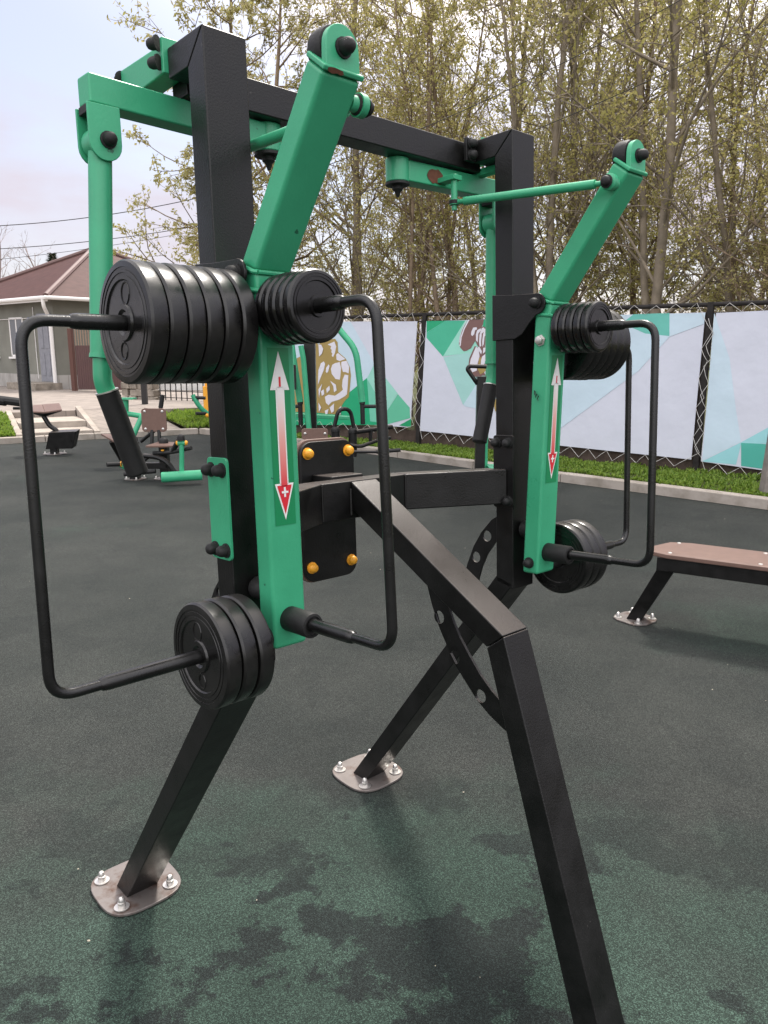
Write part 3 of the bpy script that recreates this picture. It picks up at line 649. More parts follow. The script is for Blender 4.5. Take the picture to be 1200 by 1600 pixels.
# ------------------------------------------------------------------ the press machine (own frame: X along its width, Y to the user's side, Z along the posts)
root = empty('exercise_machine', (0,0,0), 'black and green press machine with two lever arms standing in the foreground', 'gym machine')
Bm = Matrix(((0.7346262,-0.6779852,-0.0256971),(0.6781969,0.7327230,0.0562664),(-0.0193189,-0.0587624,0.9980850)))
Om = Vector((-0.2703,1.4075,0))
root.rotation_euler = Bm.to_euler(); root.location = Om
def MW(p): return Bm @ Vector(p) + Om
W, H = .977, 2.074; wx, wy = .092, .059
def X(x, s): return x if s == 0 else W-x
def part(mb, name, m, p=root, bev=.003, **k): return mb.build(name, m, p, bev, **k)
def cap(parent, o, d, r=.015, h=.025, m=None): b = MB(); b.dome(o, d, r, h); return b.build('cap_bolt', m or RUB, parent)
GZ = lambda x, y: .0194*x+.0589*y        # the ground in the machine's frame
def foot(parent, c, ang, sz=.125):
    c = Vector(c); zb = GZ(c.x, c.y)
    b = MB(); P = []
    for k in range(40):
        t = 2*math.pi*k/40; ca, sa = math.cos(t-ang-R(45)), math.sin(t-ang-R(45)); r_ = sz*.90/((abs(ca)**3.2+abs(sa)**3.2)**(1/3.2))
        P.append((c.x+r_*math.cos(t), c.y+r_*math.sin(t)))
    vs = [(x, y, GZ(x,y)+.002) for x, y in P] + [(x, y, GZ(x,y)+.010) for x, y in P]; n = len(P)
    b.add(vs, [tuple(range(n))[::-1], tuple(range(n,2*n))] + [(i,(i+1)%n,n+(i+1)%n,n+i) for i in range(n)])
    fp = b.build('foot_plate', STL, parent, .002)
    for k in range(4):
        a = ang+R(90*k); q = c+Vector((math.cos(a), math.sin(a), 0))*sz*.80; q.z = GZ(q.x,q.y)+.010
        b = MB(); b.lathe(q, (0,0,1), [(.021,0),(.021,.003),(.0105,.0035),(.0105,.016),(.0085,.017),(.0085,.024),(.006,.029),(.002,.031)], 16); b.build('anchor_bolt', ZNC, parent)
kz, Lf = .869, .655
for s in (0, 1):
    xa, xb = X(0,s), X(wx,s)
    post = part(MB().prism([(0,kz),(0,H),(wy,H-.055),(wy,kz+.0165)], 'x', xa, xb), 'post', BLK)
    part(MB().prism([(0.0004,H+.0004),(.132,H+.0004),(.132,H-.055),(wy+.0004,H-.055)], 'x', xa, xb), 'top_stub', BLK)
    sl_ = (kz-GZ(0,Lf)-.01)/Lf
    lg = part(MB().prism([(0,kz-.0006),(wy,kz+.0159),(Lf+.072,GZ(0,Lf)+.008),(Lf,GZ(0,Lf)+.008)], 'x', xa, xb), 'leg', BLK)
    lg.location = (0,0,GZ(.885,0) if s else 0)
    foot(lg, (X(.046,s), Lf+.04, 0) if s == 0 else (X(.046,s), Lf+.04, -GZ(.885,0)), R(-47))
    for c in lg.children:
        if s: c.location.z -= GZ(.885,0)
    # pivot bracket: a black plate on each side of the post with a rounded nose
    for side, (x0, x1) in enumerate(((-.006,0),(wx,wx+.006))):
        nose = [(-.079+.027*math.cos(a), 1.632+.027*math.sin(a)) for a in [R(75+195*k/10) for k in range(11)]]
        br = part(MB().prism([(.062,1.668),(.0,1.662)] + nose + [(-.060,1.588),(-.035,1.560),(-.012,1.549),(.062,1.549)], 'x', X(x0,s), X(x1,s)), 'pivot_bracket', BLK, bev=.0015)
        cap(br, (X(x0-.0,s) if side == 0 else X(x1,s), -.079, 1.634), ((-1 if (side == 0) == (s == 0) else 1),0,0), .0125, .022)
    part(MB().box(X(-.006,s), X(wx+.006,s), .0595, .064, 1.549, 1.668), 'bracket_back', BLK, bev=.001)
    # crossbar flange with two pairs of capped bolts, green backing plate on the outer face
    out = -1 if s == 0 else 1
    fl = part(MB().prism(rrect(.027,1.197,.034,.099,.008), 'x', X(wx,s), X(wx+.008,s)), 'flange', BLK, bev=.001)
    gp = part(MB().prism(rrect(.028,1.199,.036,.101,.010), 'x', X(-.006,s), X(0,s)), 'clamp_plate', GRN, bev=.001)
    for z in (1.276,1.118):
        for y in (.008,.048):
            cap(fl, (X(wx+.008,s), y, z), (-out,0,0), .0118, .022); cap(gp, (X(-.006,s), y, z), (out,0,0), .0118, .022)
    # perforated brace between post and leg
    dz = GZ(.885,0) if s else 0
    outer = [(.058,1.080),(.11,1.050),(.150,1.008),(.180,.962),(.205,.905),(.222,.845),(.228,.780),(.226,.672)]
    inner = [(.158,.76),(.166,.80),(.168,.835),(.160,.870),(.148,.905),(.128,.945),(.10,.982),(.058,1.015)]
    plate_holes(outer+inner, [(.128,1.000,.016),(.170,.932,.016),(.196,.850,.016)], 'x', X(.043,s), X(.049,s), 'perforated_brace', BLK, root)
# crossbeam at the top, its green end gussets, flanges and caps
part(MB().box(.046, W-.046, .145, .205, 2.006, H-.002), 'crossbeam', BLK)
for s in (0, 1):
    g = part(MB().prism([(.153,H+.016),(.153,2.036),(.335,2.030),(.335,H+.022)], 'x', X(0,s), X(.0455,s)), 'end_gusset', GRN, bev=.004)
    part(MB().prism([(X(-.009,s),2.030),(X(-.009,s),H+.02),(X(.05,s),H+.02),(X(.05,s),2.030)], 'y', .1325, .142), 'gusset_flange', GRN, g, .002)
    for z in (2.086,2.052): cap(g, (X(-.010,s), .147, z), (-.5 if s == 0 else .5,.86,0), .0115, .024)
    cap(g, (X(.004,s), .336, 2.082), (0,1,0), .012, .024)
    sf = part(MB().box(X(.0925,s), X(.130,s), .121, .131, 2.018, 2.076), 'stub_flange', BLK, bev=.001)
    for z in (2.062,2.033): cap(sf, (X(.112,s), .1205, z), (0,-1,0), .012, .018)
part(MB().box(.932, .962, .064, .300, 1.999, 2.0175), 'stop_bar', GRN)
# crossbar: three straight pieces bowed towards the user
cz0, cz1, td = 1.110, 1.205, .060
fr = [(.1005,.012),(.350,.155),(.628,.155),(.8765,.012)]
bk = [(.1005,.012+.068),(.332,.155+td),(.646,.155+td),(.8765,.012+.068)]
for i in range(3):
    e0 = .0006 if i else 0
    part(MB().prism([(fr[i][0]+e0,fr[i][1]),(fr[i+1][0]-.0006,fr[i+1][1]),(bk[i+1][0]-.0006,bk[i+1][1]),(bk[i][0]+e0,bk[i][1])], 'z', cz0, cz1), 'crossbar', BLK, bev=.0035)
b = MB()
for x, y in (fr[1], fr[2]): b.tube([(x,y-.001,cz0+.004),(x,y-.001,cz1-.004)], .0028, 6)
b.tube([(.438,.1535,cz1-.02),(.438,.1535,cz0+.01)], .004, 6); part(b, 'weld_seam', BLK, bev=0)
# middle beam and rear leg
xm0, xm1 = .440, .524
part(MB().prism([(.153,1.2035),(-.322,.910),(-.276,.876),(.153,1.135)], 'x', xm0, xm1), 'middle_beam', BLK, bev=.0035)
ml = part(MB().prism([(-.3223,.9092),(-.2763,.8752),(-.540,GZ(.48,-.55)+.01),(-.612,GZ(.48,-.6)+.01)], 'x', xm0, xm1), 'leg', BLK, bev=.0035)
foot(ml, (.482,-.575,0), R(-47))
plate_holes([(-.050,1.015),(-.062,.983),(-.081,.925),(-.105,.872),(-.136,.821),(-.172,.775),(-.212,.734),(-.250,.706),(-.291,.685),(-.330,.672),(-.317,.73),(-.290,.741),(-.258,.763),(-.226,.791),(-.195,.827),(-.165,.866),(-.148,.895),(-.134,.925),(-.122,.985)],
            [(-.103,.900,.0155),(-.150,.814,.0155),(-.226,.742,.0155)], 'x', .478, .485, 'perforated_brace', BLK, root)
# backrest and seat
br = part(MB().box(.43,.535,.2155,.297,1.150,1.212), 'backrest_mount', BLK)
bb = part(MB().prism(rrect(.4855,1.1135,.0945,.190,.041), 'y', .309, .324), 'backrest', [BRD], bev=.003)
part(MB().prism(rrect(.4855,1.1125,.0895,.185,.036), 'y', .2975, .3085), 'back_plate', BLK, bb, .002)
for x in (.418,.553):
    for z in (.968,1.268): b = MB(); b.dome((x,.2972,z), (0,-1,0), .0125, .019); b.build('cap_bolt', YEL, bb)
# levers
def lx(z): return .048+.020*max(0, (1.633-z)/.705)
def ly(z): return -.117+.025*max(0, (1.633-z)/.705)
hw = .0385
for s in (0, 1):
    b = MB()
    def sec(z, yf, yb, zf, zb_, xc): return [(X(xc-hw,s),yf,zf),(X(xc+hw,s),yf,zf),(X(xc+hw,s),yb,zb_),(X(xc-hw,s),yb,zb_)]
    rings = [sec(0,-.092,-.042,.928,.928,.068), sec(0,-.117,-.068,1.633,1.651,.048), sec(0,-.325,-.2855,1.900,1.931,.048)]
    lower = MB(); lower.hexa(rings[0]+[(x,y,z-.001) for x,y,z in rings[1]]); la = part(lower, 'lever_arm', GRN, bev=.008, seg=3)
    upm = MB(); upm.hexa(rings[1]+rings[2]); ua = part(upm, 'upper_arm', GRN, la, .008, seg=3)
    b = MB()
    for zf, zb_, e in ((1.632,1.650,.0),(1.600,1.608,.0)):
        xc = lx(zf); y0 = ly(zf)-.001; y1 = -.066
        P = [(X(xc-hw+.004,s),y0,zf),(X(xc+hw-.004,s),y0,zf),(X(xc+hw+.001,s),y0+.006,zf+.001),(X(xc+hw+.001,s),y1-.004,zb_),(X(xc+hw-.004,s),y1,zb_),(X(xc-hw+.004,s),y1,zb_),(X(xc-hw-.001,s),y1-.004,zb_),(X(xc-hw-.001,s),y0+.006,zf+.001),(X(xc-hw+.004,s),y0,zf)]
        b.tube(P, .0045, 8)
    part(b, 'weld_bead', GRN, la, 0)
    # end cap plate, lug with rubber bumper
    xc = .048; dv = Vector((0,-.6164,.7874)); nv = Vector((0,-.7874,-.6164)); ce = Vector((X(xc,s),-.305,1.9155))
    part(MB().rbox(ce+dv*.005, (1,0,0), nv, dv, .0405, .027, .0045), 'end_plate', GRN, ua, .003)
    lug = []; cz_ = 1.942
    for k in range(13): a = R(180*k/12); lug.append((X(xc,s)+.033*math.cos(a), cz_+.033*math.sin(a)))
    lug += [(X(xc,s)-.034,1.908),(X(xc,s)+.034,1.908)]
    part(MB().prism(lug, 'y', -.327, -.315), 'lug', GRN, ua, .0015)
    cap(ua, (X(xc,s),-.3272,1.940), (0,-1,0), .0125, .024)
    b = MB(); b.lathe((X(xc,s),-.3145,1.944), (0,1,0), [(.026,0),(.034,.003),(.036,.010),(.036,.030),(.032,.036),(.012,.038)], 24); part(b, 'rubber_bumper', RUB, ua, 0)
    # ball joint on the inner side
    inn = 1 if s == 0 else -1
    b = MB(); b.lathe((X(.0865,s),-.292,1.880), (inn,0,0), [(.013,0),(.013,.016),(.019,.017),(.019,.030),(.013,.034),(.004,.036)], 20); part(b, 'ball_stud', GRN, ua, 0)
    cap(ua, (X(.1225,s),-.292,1.880), (inn,0,0), .012, .014)
    # arrow decal
    b = MB()
    def dp(x, z, k): return (X(lx(z),s)+x, ly(z)-.0009-.0005*k, z)
    def pl_(pts, k, m): b.cur = m; b.add([dp(x,z,k) for x,z in pts], [tuple(range(len(pts)))])
    for z0, z1 in ((1.172,1.250),(1.250,1.43),(1.43,1.502)): pl_([(-.0235,z0),(.0235,z0),(.0235,z1),(-.0235,z1)], 0, 0)
    pl_([(-.0215,1.426),(.0215,1.426),(.0,1.496)], 1, 1); pl_([(-.0098,1.25),(.0098,1.25),(.0098,1.428),(-.0098,1.428)], 1, 1); pl_([(-.0215,1.252),(0,1.182),(.0215,1.252)], 1, 1)
    pl_([(-.0070,1.246),(.0070,1.246),(.0070,1.432),(-.0070,1.432)], 2, 2); pl_([(-.0170,1.4295),(.0170,1.4295),(0,1.486)], 2, 1); pl_([(-.0168,1.2485),(0,1.193),(.0168,1.2485)], 2, 3)
    pl_([(-.0022,1.432),(.0022,1.432),(.0022,1.450),(-.0022,1.450)], 3, 3)
    pl_([(-.0022,1.226),(.0022,1.226),(.0022,1.245),(-.0022,1.245)], 3, 1); pl_([(-.0075,1.2335),(.0075,1.2335),(.0075,1.2375),(-.0075,1.2375)], 4, 1)
    me = bpy.data.meshes.new('arrow_decal'); me.from_pydata(b.v, [], b.f)
    for m in (GRN2, WHT, FADE, RED): me.materials.append(m)
    for p, i in zip(me.polygons, b.m): p.material_index = i
    o = bpy.data.objects.new('arrow_decal', me); C.objects.link(o); o.parent = la
    # bolts, rubber stop against the post
    sx = -1
    fx = X(.048,s)-hw-.001
    b = MB(); b.lathe((fx-.002, -.088, 1.540), (-1,0,0), [(.015,0),(.015,.003),(.011,.0035),(.011,.012),(.008,.0135)], 6); b.build('hex_bolt', ZNC, la)
    cap(la, (X(.068,s)-hw, -.066, .958), (-1,0,0), .012, .02)
    b = MB(); b.lathe((X(.052,s), -.052, 1.036), (0,1,0), [(.021,0),(.023,.003),(.023,.045),(.020,.048)], 24); part(b, 'rubber_stop', RUB, la, 0)
    # U-shaped weight bars
    def bar(P3, steps, name):
        o_ = MB(); o_.tube(smooth_path(P3, .042, 8), .0090, 16); ob = part(o_, 'weight_bar', BAR, root, 0)
        for p, q in steps:
            p, q = Vector(p), Vector(q); u = (q-p).normalized()
            s_ = MB(); s_.tube([p, q-u*.014, q-u*.004, q], [.0128,.0128,.0115,.009], 16); s_.build('sleeve', BAR, ob)
        return ob
    ya = -.067
    bar([(X(.03,s),ya,1.541),(X(-.380,s),ya,1.537),(X(-.386,s),ya,.945),(X(.05,s),ya,.950)], [((X(.03,s),ya,1.541),(X(-.306,s),ya,1.5377)),((X(.05,s),ya,.950),(X(-.306,s),ya,.9464))], 'A')
    bar([(X(.052,s),-.10,1.568),(X(.052,s),-.383,1.562),(X(.064,s),-.390,.990),(X(.066,s),-.08,.985)], [((X(.052,s),-.10,1.568),(X(.0525,s),-.305,1.5637)),((X(.066,s),-.08,.985),(X(.0645,s),-.290,.9887))], 'B')
    for c_, d_, r_, L_ in (((X(.012,s),ya,1.541),(-1 if s == 0 else 1,0,0),.027,.028), ((X(.030,s),ya,.950),(-1 if s == 0 else 1,0,0),.024,.047), ((X(.050,s),-.113,1.5675),(0,-1,0),.025,.020), ((X(.066,s),-.090,.985),(0,-1,0),.0245,.078)):
        b = MB(); b.lathe(c_, d_, [(r_*.9,0),(r_,.004),(r_,L_-.004),(r_*.94,L_-.001),(r_*.75,L_),(r_*.72,L_-.003),(r_*.6,L_-.003)], 28); part(b, 'rubber_bush', RUB, la, 0)
# a faint scribble on the right lever
b = MB(); q = X(.068,1)-hw+.0125
b.tube([(q-.0035,-.086,1.388),(q-.0036,-.083,1.392),(q-.0036,-.088,1.399),(q-.0038,-.082,1.405),(q-.0038,-.079,1.396),(q-.0038,-.078,1.410),(q-.0038,-.074,1.414),(q-.0038,-.075,1.402)], .0012, 4)
part(b, 'pen_scribble', mat('ink', (.01,.02,.015), .6), root, 0)

# swing arms under the crossbeam with the hanging press handles
ARM = [dict(pv=(.268,.196), out=(-.152,.172), hx=-.128, sgn=-1, tilt=-.028, grip=.058), dict(pv=(.664,.196), out=(1.055,.176), hx=1.022, sgn=1, tilt=-.006, grip=-.062)]
za, zt = 1.951, 2.003
for s, A in enumerate(ARM):
    pv, ou = Vector((*A['pv'],0)), Vector((*A['out'],0)); d = (ou-pv).normalized(); n = Vector((-d.y,d.x,0))*.023
    p0 = pv+d*.02
    sa = part(MB().hexa([p0-n+Vector((0,0,za)), ou-n+Vector((0,0,za)), ou+n+Vector((0,0,za)), p0+n+Vector((0,0,za)), p0-n+Vector((0,0,zt)), ou-n+Vector((0,0,zt)), ou+n+Vector((0,0,zt)), p0+n+Vector((0,0,zt))]), 'swing_arm', GRN, bev=.004)
    b = MB(); b.lathe((pv.x,pv.y,za-.003), (0,0,1), [(.028,0),(.030,.002),(.030,.056),(.028,.058)], 28); part(b, 'pivot_tube', GRN, sa, 0)
    b = MB(); b.lathe((pv.x,pv.y,za-.0035), (0,0,-1), [(.031,0),(.031,.006),(.014,.0065),(.014,.016),(.008,.022),(.004,.034)], 20); part(b, 'pivot_bolt', RUB, sa, 0)
    # clevis
    hx = A['hx']; yc = ou.y
    for yy in (yc-.0275, yc+.0225):
        cl = [(hx-.031,za-.001),(hx+.031,za-.001)] + [(hx+.031*math.cos(a), za-.068-.031*math.sin(a)) for a in [R(180*k/10) for k in range(11)]]
        part(MB().prism(cl, 'y', yy, yy+.006), 'clevis', GRN, sa, .0015)
    for yy, dy in ((yc-.0277,-1),(yc+.0287,1)): cap(sa, (hx+.004,yy,za-.062), (0,dy,0), .0125, .022)
    part(MB().box(hx-.028,hx+.02,yc-.020,yc+.020,za-.016,za-.0005), 'stop_block', RUB, sa, .002)
    # handle
    zp = za-.062; t = A['tilt']; g = A['grip']
    b = MB(); b.lathe((hx,yc-.020,zp), (0,1,0), [(.024,0),(.028,.002),(.028,.038),(.024,.040)], 24); ph = part(b, 'press_handle', GRN, bev=0)
    b = MB(); b.tube([(hx,yc,zp),(hx+t,yc,1.500)], .0215, 20); b.tube([(hx+t,yc,1.502),(hx+t*1.05,yc,1.494)], [.0228,.0228], 20)
    b.tube(smooth_path([(hx+t,yc,1.495),(hx+t*1.1,yc,1.452),(hx+t*1.1+g*.16,yc,1.425)], .03), .0175, 18); part(b, 'handle_tube', GRN, ph, 0)
    b = MB(); e0 = Vector((hx+t*1.1+g*.13,yc,1.432)); e1 = Vector((hx+t*1.1+g,yc,1.268)); b.tube([e0, e0+(e1-e0)*.01, e1-(e1-e0)*.02, e1], [.0195,.0215,.0215,.019], 20); part(b, 'grip', RUB, ph, 0)
    b = MB(); b.tube([e0-(e1-e0)*.012, e0+(e1-e0)*.003], .0222, 20); part(b, 'ring', ZNC, ph, 0)
    # link rod and its pin
    lxp = .797 if s else .125; lyp = .122
    b = MB(); b.box(lxp-.016,lxp+.016,lyp-.014,.172,za+.008,za+.020); b.lathe((lxp,lyp,za+.022), (0,0,-1), [(.012,0),(.012,.004),(.0085,.005),(.0085,.060),(.013,.061),(.013,.075),(.007,.076),(.007,.088)], 16); part(b, 'link_lug', GRN, sa, .001)
    e0 = Vector((lxp,lyp,za-.046)); e1 = Vector((X(.1085,s),-.292,1.880)); u = (e1-e0).normalized()
    b = MB(); b.tube([e0+u*.012, e0+u*.030, e0+u*.031, e1-u*.036, e1-u*.035, e1-u*.012], [.006,.006,.0105,.0105,.006,.006], 16); lr = part(b, 'link_rod', GRN, bev=0)
    b = MB(); b.lathe(e0-Vector((0,0,.008)), (0,0,1), [(.010,0),(.014,.004),(.014,.012),(.010,.016)], 16); part(b, 'rod_end', RUB, lr, 0); b = MB(); b.lathe(e1-Vector((.010,0,0)), (1,0,0), [(.012,0),(.0165,.004),(.0165,.016),(.012,.020)], 16); part(b, 'rod_end', RUB, lr, 0)
# rust where the paint has worn on the right swing arm and on the left lever's end plate
b = MB(); rr_ = random.Random(3); P = [(.775+.030*math.cos(a)*rr_.uniform(.75,1.2), 1.974+.020*math.sin(a)*rr_.uniform(.75,1.15)) for a in [R(360*k/16) for k in range(16)]]
b.add([(x, .1655+(x-.775)*-.051, z) for x, z in P], [tuple(range(16))]); part(b, 'rust_patch', RUST, root, 0)

b = MB(); P = [(.030+.016*math.cos(a)*rr_.uniform(.7,1.3), .0045*math.sin(a)*rr_.uniform(.6,1.2)) for a in [R(360*k/14) for k in range(14)]]
nv_ = Vector((0,-.7874,-.6164)); dv_ = Vector((0,-.6164,.7874)); c0 = Vector((0,-.305,1.9155))+dv_*.005+nv_*.0274
b.add([Vector((x,0,0))+c0+dv_*q for x, q in P], [tuple(range(14))]); part(b, 'rust_patch', RUST, root, 0)

# ------------------------------------------------------------------ weight plates on the bars (each slides on its own)
def plate_mesh(name, Rr, th):
    k = Rr/.0995
    b = MB(); b.lathe((0,0,0), (0,0,1), [(.0165,.004),(.022*k+.004,.004),(.024*k+.004,.0025),(.066*k,.0025),(.068*k,.0),(.074*k,.0),(.0745*k,.0012),(.078*k,.0012),(.0785*k,0),(.083*k,0),(.0835*k,.0012),(.087*k,.0012),(.0875*k,0),(.0935*k,0),(Rr-.0015,.003),(Rr,.007),(Rr,th-.005),(Rr-.003,th-.001),
        (.0875*k,th),(.087*k,th-.0012),(.0835*k,th-.0012),(.083*k,th),(.0785*k,th),(.078*k,th-.0012),(.0745*k,th-.0012),(.074*k,th),(.068*k,th),(.066*k,th-.0028),(.031*k,th-.0028),(.029*k,th+.001),(.021*k,th+.001),(.0165,th-.003)], 56)
    if Rr > .08:
        for yy, r_ in ((.046,.014),(-.046,.011)):
            pts = [(r_*math.cos(R(t)), yy+r_*math.sin(R(t))*1.25, th-.0026) for t in range(0, 361, 24)]; b.tube(pts, .0014, 5, False)
    o = b.build(name, PLT, None, 0, 30); me = o.data; bpy.data.objects.remove(o); return me
big, small = plate_mesh('weight_plate', .0995, .0328), plate_mesh('weight_plate', .0620, .0208)
ordn = ['innermost', 'second from the lever', 'third from the lever', 'fourth from the lever', 'fifth from the lever', 'outermost']
rw = random.Random(9)
def put_plate(me, p, d, label, group):
    o = bpy.data.objects.new('weight_plate', me); C.objects.link(o); tag(o, label, 'weight plate', group)
    dw = (Bm @ Vector(d)).normalized(); up_ = Bm @ Vector((0,0,1)); yv = (up_-dw*up_.dot(dw)).normalized(); xv = yv.cross(dw)
    a = rw.uniform(-.25,.25); xv, yv = xv*math.cos(a)+yv*math.sin(a), yv*math.cos(a)-xv*math.sin(a)
    m = Matrix((xv, yv, dw)).transposed().to_4x4(); m.translation = MW(p); o.matrix_world = m
for s, sd in ((0,'left'),(1,'right')):
    ox = -1 if s == 0 else 1
    for k in range(6):
        nm = ordn[5] if k == 5 else ordn[k]
        put_plate(big, (X(-.019-.0333*k,s), -.067+rw.uniform(-.0012,.0012), 1.5398-rw.uniform(0,.0016)), (ox,0,0), 'large black plate on the %s lever\'s upper bar, %s of six' % (sd, nm), 'large upper plates, %s lever' % sd)
    for k in range(3):
        nm = ordn[5] if k == 2 else ordn[k]
        put_plate(big, (X(-.019-.0350*k,s), -.067+rw.uniform(-.0012,.0012), .9488-rw.uniform(0,.0014)), (ox,0,0), 'large black plate on the %s lever\'s lower bar, %s of three' % (sd, nm), 'large lower plates, %s lever' % sd)
    for k in range(5):
        nm = ordn[5] if k == 4 else ordn[k]
        put_plate(small, (X(.052,s), -.132-.0214*k, 1.5668-.0004*k-rw.uniform(0,.001)), (0,-1,0), 'small black plate on the %s lever\'s front bar, %s of five' % (sd, nm), 'small plates, %s lever' % sd)

# ------------------------------------------------------------------ bench at the right
def wfoot(parent, p, sz=.12, ang=.4, n=4):
    p = Vector(p); b = MB(); P = [(p.x+sz*r_*math.cos(a), p.y+sz*r_*math.sin(a)) for a, r_ in [(ang+R(22.5*k), 1.0 if k % 4 == 0 else (.86 if k % 2 == 0 else .95)) for k in range(16)]]
    b.prism(P, 'z', p.z+.002, p.z+.010); b.build('foot_plate', STL, parent, .002)
    for k in range(n):
        a = ang+R(90*k); b = MB(); b.lathe((p.x+sz*.78*math.cos(a), p.y+sz*.78*math.sin(a), p.z+.010), (0,0,1), [(.021,0),(.021,.003),(.0105,.0035),(.0105,.020),(.007,.028),(.002,.031)], 12); b.build('anchor_bolt', ZNC, parent)
bench = empty('bench', (1.44,4.21,0), 'low brown board bench on a slanted black frame at the right', 'bench')
bd = Vector((1.0,-.60,0)).normalized(); bn = Vector((.60,1.0,0)).normalized()
bench.rotation_euler = (0,0,math.atan2(bd.y, bd.x))
Lb = 1.55; hwid = .165
def BL(x, y, z): return (x, y, z)
top = [(.08,-.135),(.17,-hwid),(Lb,-hwid),(Lb+.08,-.10),(Lb+.08,.10),(Lb,hwid),(.23,hwid),(.13,.13),(.07,.0)]
b = MB(); b.prism(top, 'z', .415, .440); seat = b.build('seat', BRD, bench, .006)
for x in (.18,.62,1.1,1.5):
    for y in (-.125,.125):
        q = MB(); q.dome((x,y,.4148), (0,0,-1), .017, .020); q.build('cap_bolt', YEL, seat); q = MB(); q.lathe((x,y,.440), (0,0,1), [(.011,0),(.010,.003),(.004,.004)], 10); q.build('screw', ZNC, seat)
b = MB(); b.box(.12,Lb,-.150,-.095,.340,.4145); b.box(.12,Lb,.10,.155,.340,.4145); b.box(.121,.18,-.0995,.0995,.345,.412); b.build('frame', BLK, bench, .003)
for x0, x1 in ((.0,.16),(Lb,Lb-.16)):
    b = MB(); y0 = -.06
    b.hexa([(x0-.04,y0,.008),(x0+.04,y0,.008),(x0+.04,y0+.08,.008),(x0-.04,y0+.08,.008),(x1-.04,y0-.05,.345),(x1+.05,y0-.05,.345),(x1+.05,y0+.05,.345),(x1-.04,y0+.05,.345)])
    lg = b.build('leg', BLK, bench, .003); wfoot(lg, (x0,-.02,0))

# ------------------------------------------------------------------ machines in the background
def tubem(parent, name, pts, r, m, seg=10, rad=.06): b = MB(); b.tube(smooth_path(pts, rad), r, seg); return b.build(name, m, parent)
def thing_at(name, p, label, cat='gym machine', group='gym machines in the background'):
    o = empty(name, p, label, cat, group); return o
def rel(o): return lambda px, py, Y: at(px, py, Y)-o.location
# leg machine on the left
Y = 9.1; base = at(212,752,Y); base.z = 0
lm = thing_at('leg_machine', base, 'leg machine with square brown backrest and a green roller, left of the posts'); A = rel(lm)
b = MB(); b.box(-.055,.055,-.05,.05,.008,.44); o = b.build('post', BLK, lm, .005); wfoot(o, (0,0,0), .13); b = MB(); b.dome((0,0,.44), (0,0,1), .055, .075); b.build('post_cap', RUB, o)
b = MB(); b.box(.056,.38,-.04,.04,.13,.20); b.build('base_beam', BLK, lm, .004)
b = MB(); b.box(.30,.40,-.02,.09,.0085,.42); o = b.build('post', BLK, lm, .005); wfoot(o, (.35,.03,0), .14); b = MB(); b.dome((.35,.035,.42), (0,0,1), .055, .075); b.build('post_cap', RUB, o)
b = MB(); p0, p1 = A(221,638,9.35), A(260,675,9.3); cx, cz = (p0.x+p1.x)/2, (p0.z+p1.z)/2
b.prism(rrect(cx,cz,(p1.x-p0.x)/2,(p0.z-p1.z)/2,.04), 'y', .22, .245); bo = b.build('backrest', BRD, lm, .005)
for sx in (-1,1):
    for sz in (-1,1): b = MB(); b.dome((cx+sx*.105,.2195,cz+sz*.105), (0,-1,0), .013, .008); b.build('screw', ZNC, bo)
for dx in (-.03,.05): tubem(lm, 'backrest_rod', [(cx+dx,.235,cz-.12),(cx+dx*1.2,.20,.40)], .022, BLK)
b = MB(); p0 = A(232,694,9.0); p1 = A(272,701,8.9); b.prism([(p0.x,-.22),(p1.x,-.20),(p1.x+.02,.14),(p0.x+.03,.18)], 'z', .405, .428); o = b.build('seat', BRD, lm, .005)
b = MB(); b.dome(A(254,703,8.88)+Vector((0,0,0)), (0,0,-1), .016, .018); b.build('cap_bolt', YEL, o)
tubem(lm, 'side_handle', [A(240,708,8.95),A(268,707,8.85),A(299,700,8.75)], .022, RUB)
tubem(lm, 'curved_arm', [A(225,712,9.0),A(246,714,8.95),A(262,722,8.9),A(274,740,8.9)], .03, BLK)
tubem(lm, 'link_arm', [A(222,722,9.0),A(240,708,9.0),A(262,720,8.95)], .02, BLK)
tubem(lm, 'lever_arm', [A(270,705,8.85),A(281,684,8.8)], .03, BLK)
gl_ = tubem(lm, 'lever_arm', [A(284,686,8.75),A(284,742,8.75)], .027, GRN)
b = MB(); p = A(284,692,8.75); b.tube([p-Vector((.045,0,0)), p+Vector((.04,0,0))], .032, 14); b.build('hinge', GRN, gl_)
for sx in (-1,1): b = MB(); b.dome(p+Vector((sx*.042,0,0)), (sx,0,0), .026, .026); b.build('cap_bolt', YEL, gl_)
b = MB(); b.dome(A(283,688,8.75), (0,0,1), .042, .07); b.build('knob', RUB, gl_)
b = MB(); p = A(252,746,8.65); q = A(316,742,8.75); u = (q-p).normalized(); b.tube([p, p+u*.01, q-u*.01, q], [.052,.060,.060,.052], 20); b.build('foot_roller', GRN, lm)
for p, q in ((A(167,726,9.0),A(189,725,9.1)), (A(194,741,8.9),A(207,740,8.9)), (A(220,738,8.9),A(243,736,8.9))): tubem(lm, 'foot_peg', [p, q], .027, RUB)
b = MB(); b.dome(A(190,725,9.1), (-1,0,0), .03, .02); b.build('cap_bolt', YEL, lm)
tubem(lm, 'peg_bar', [A(189,726,9.15),A(212,738,9.1)], .035, GRN)
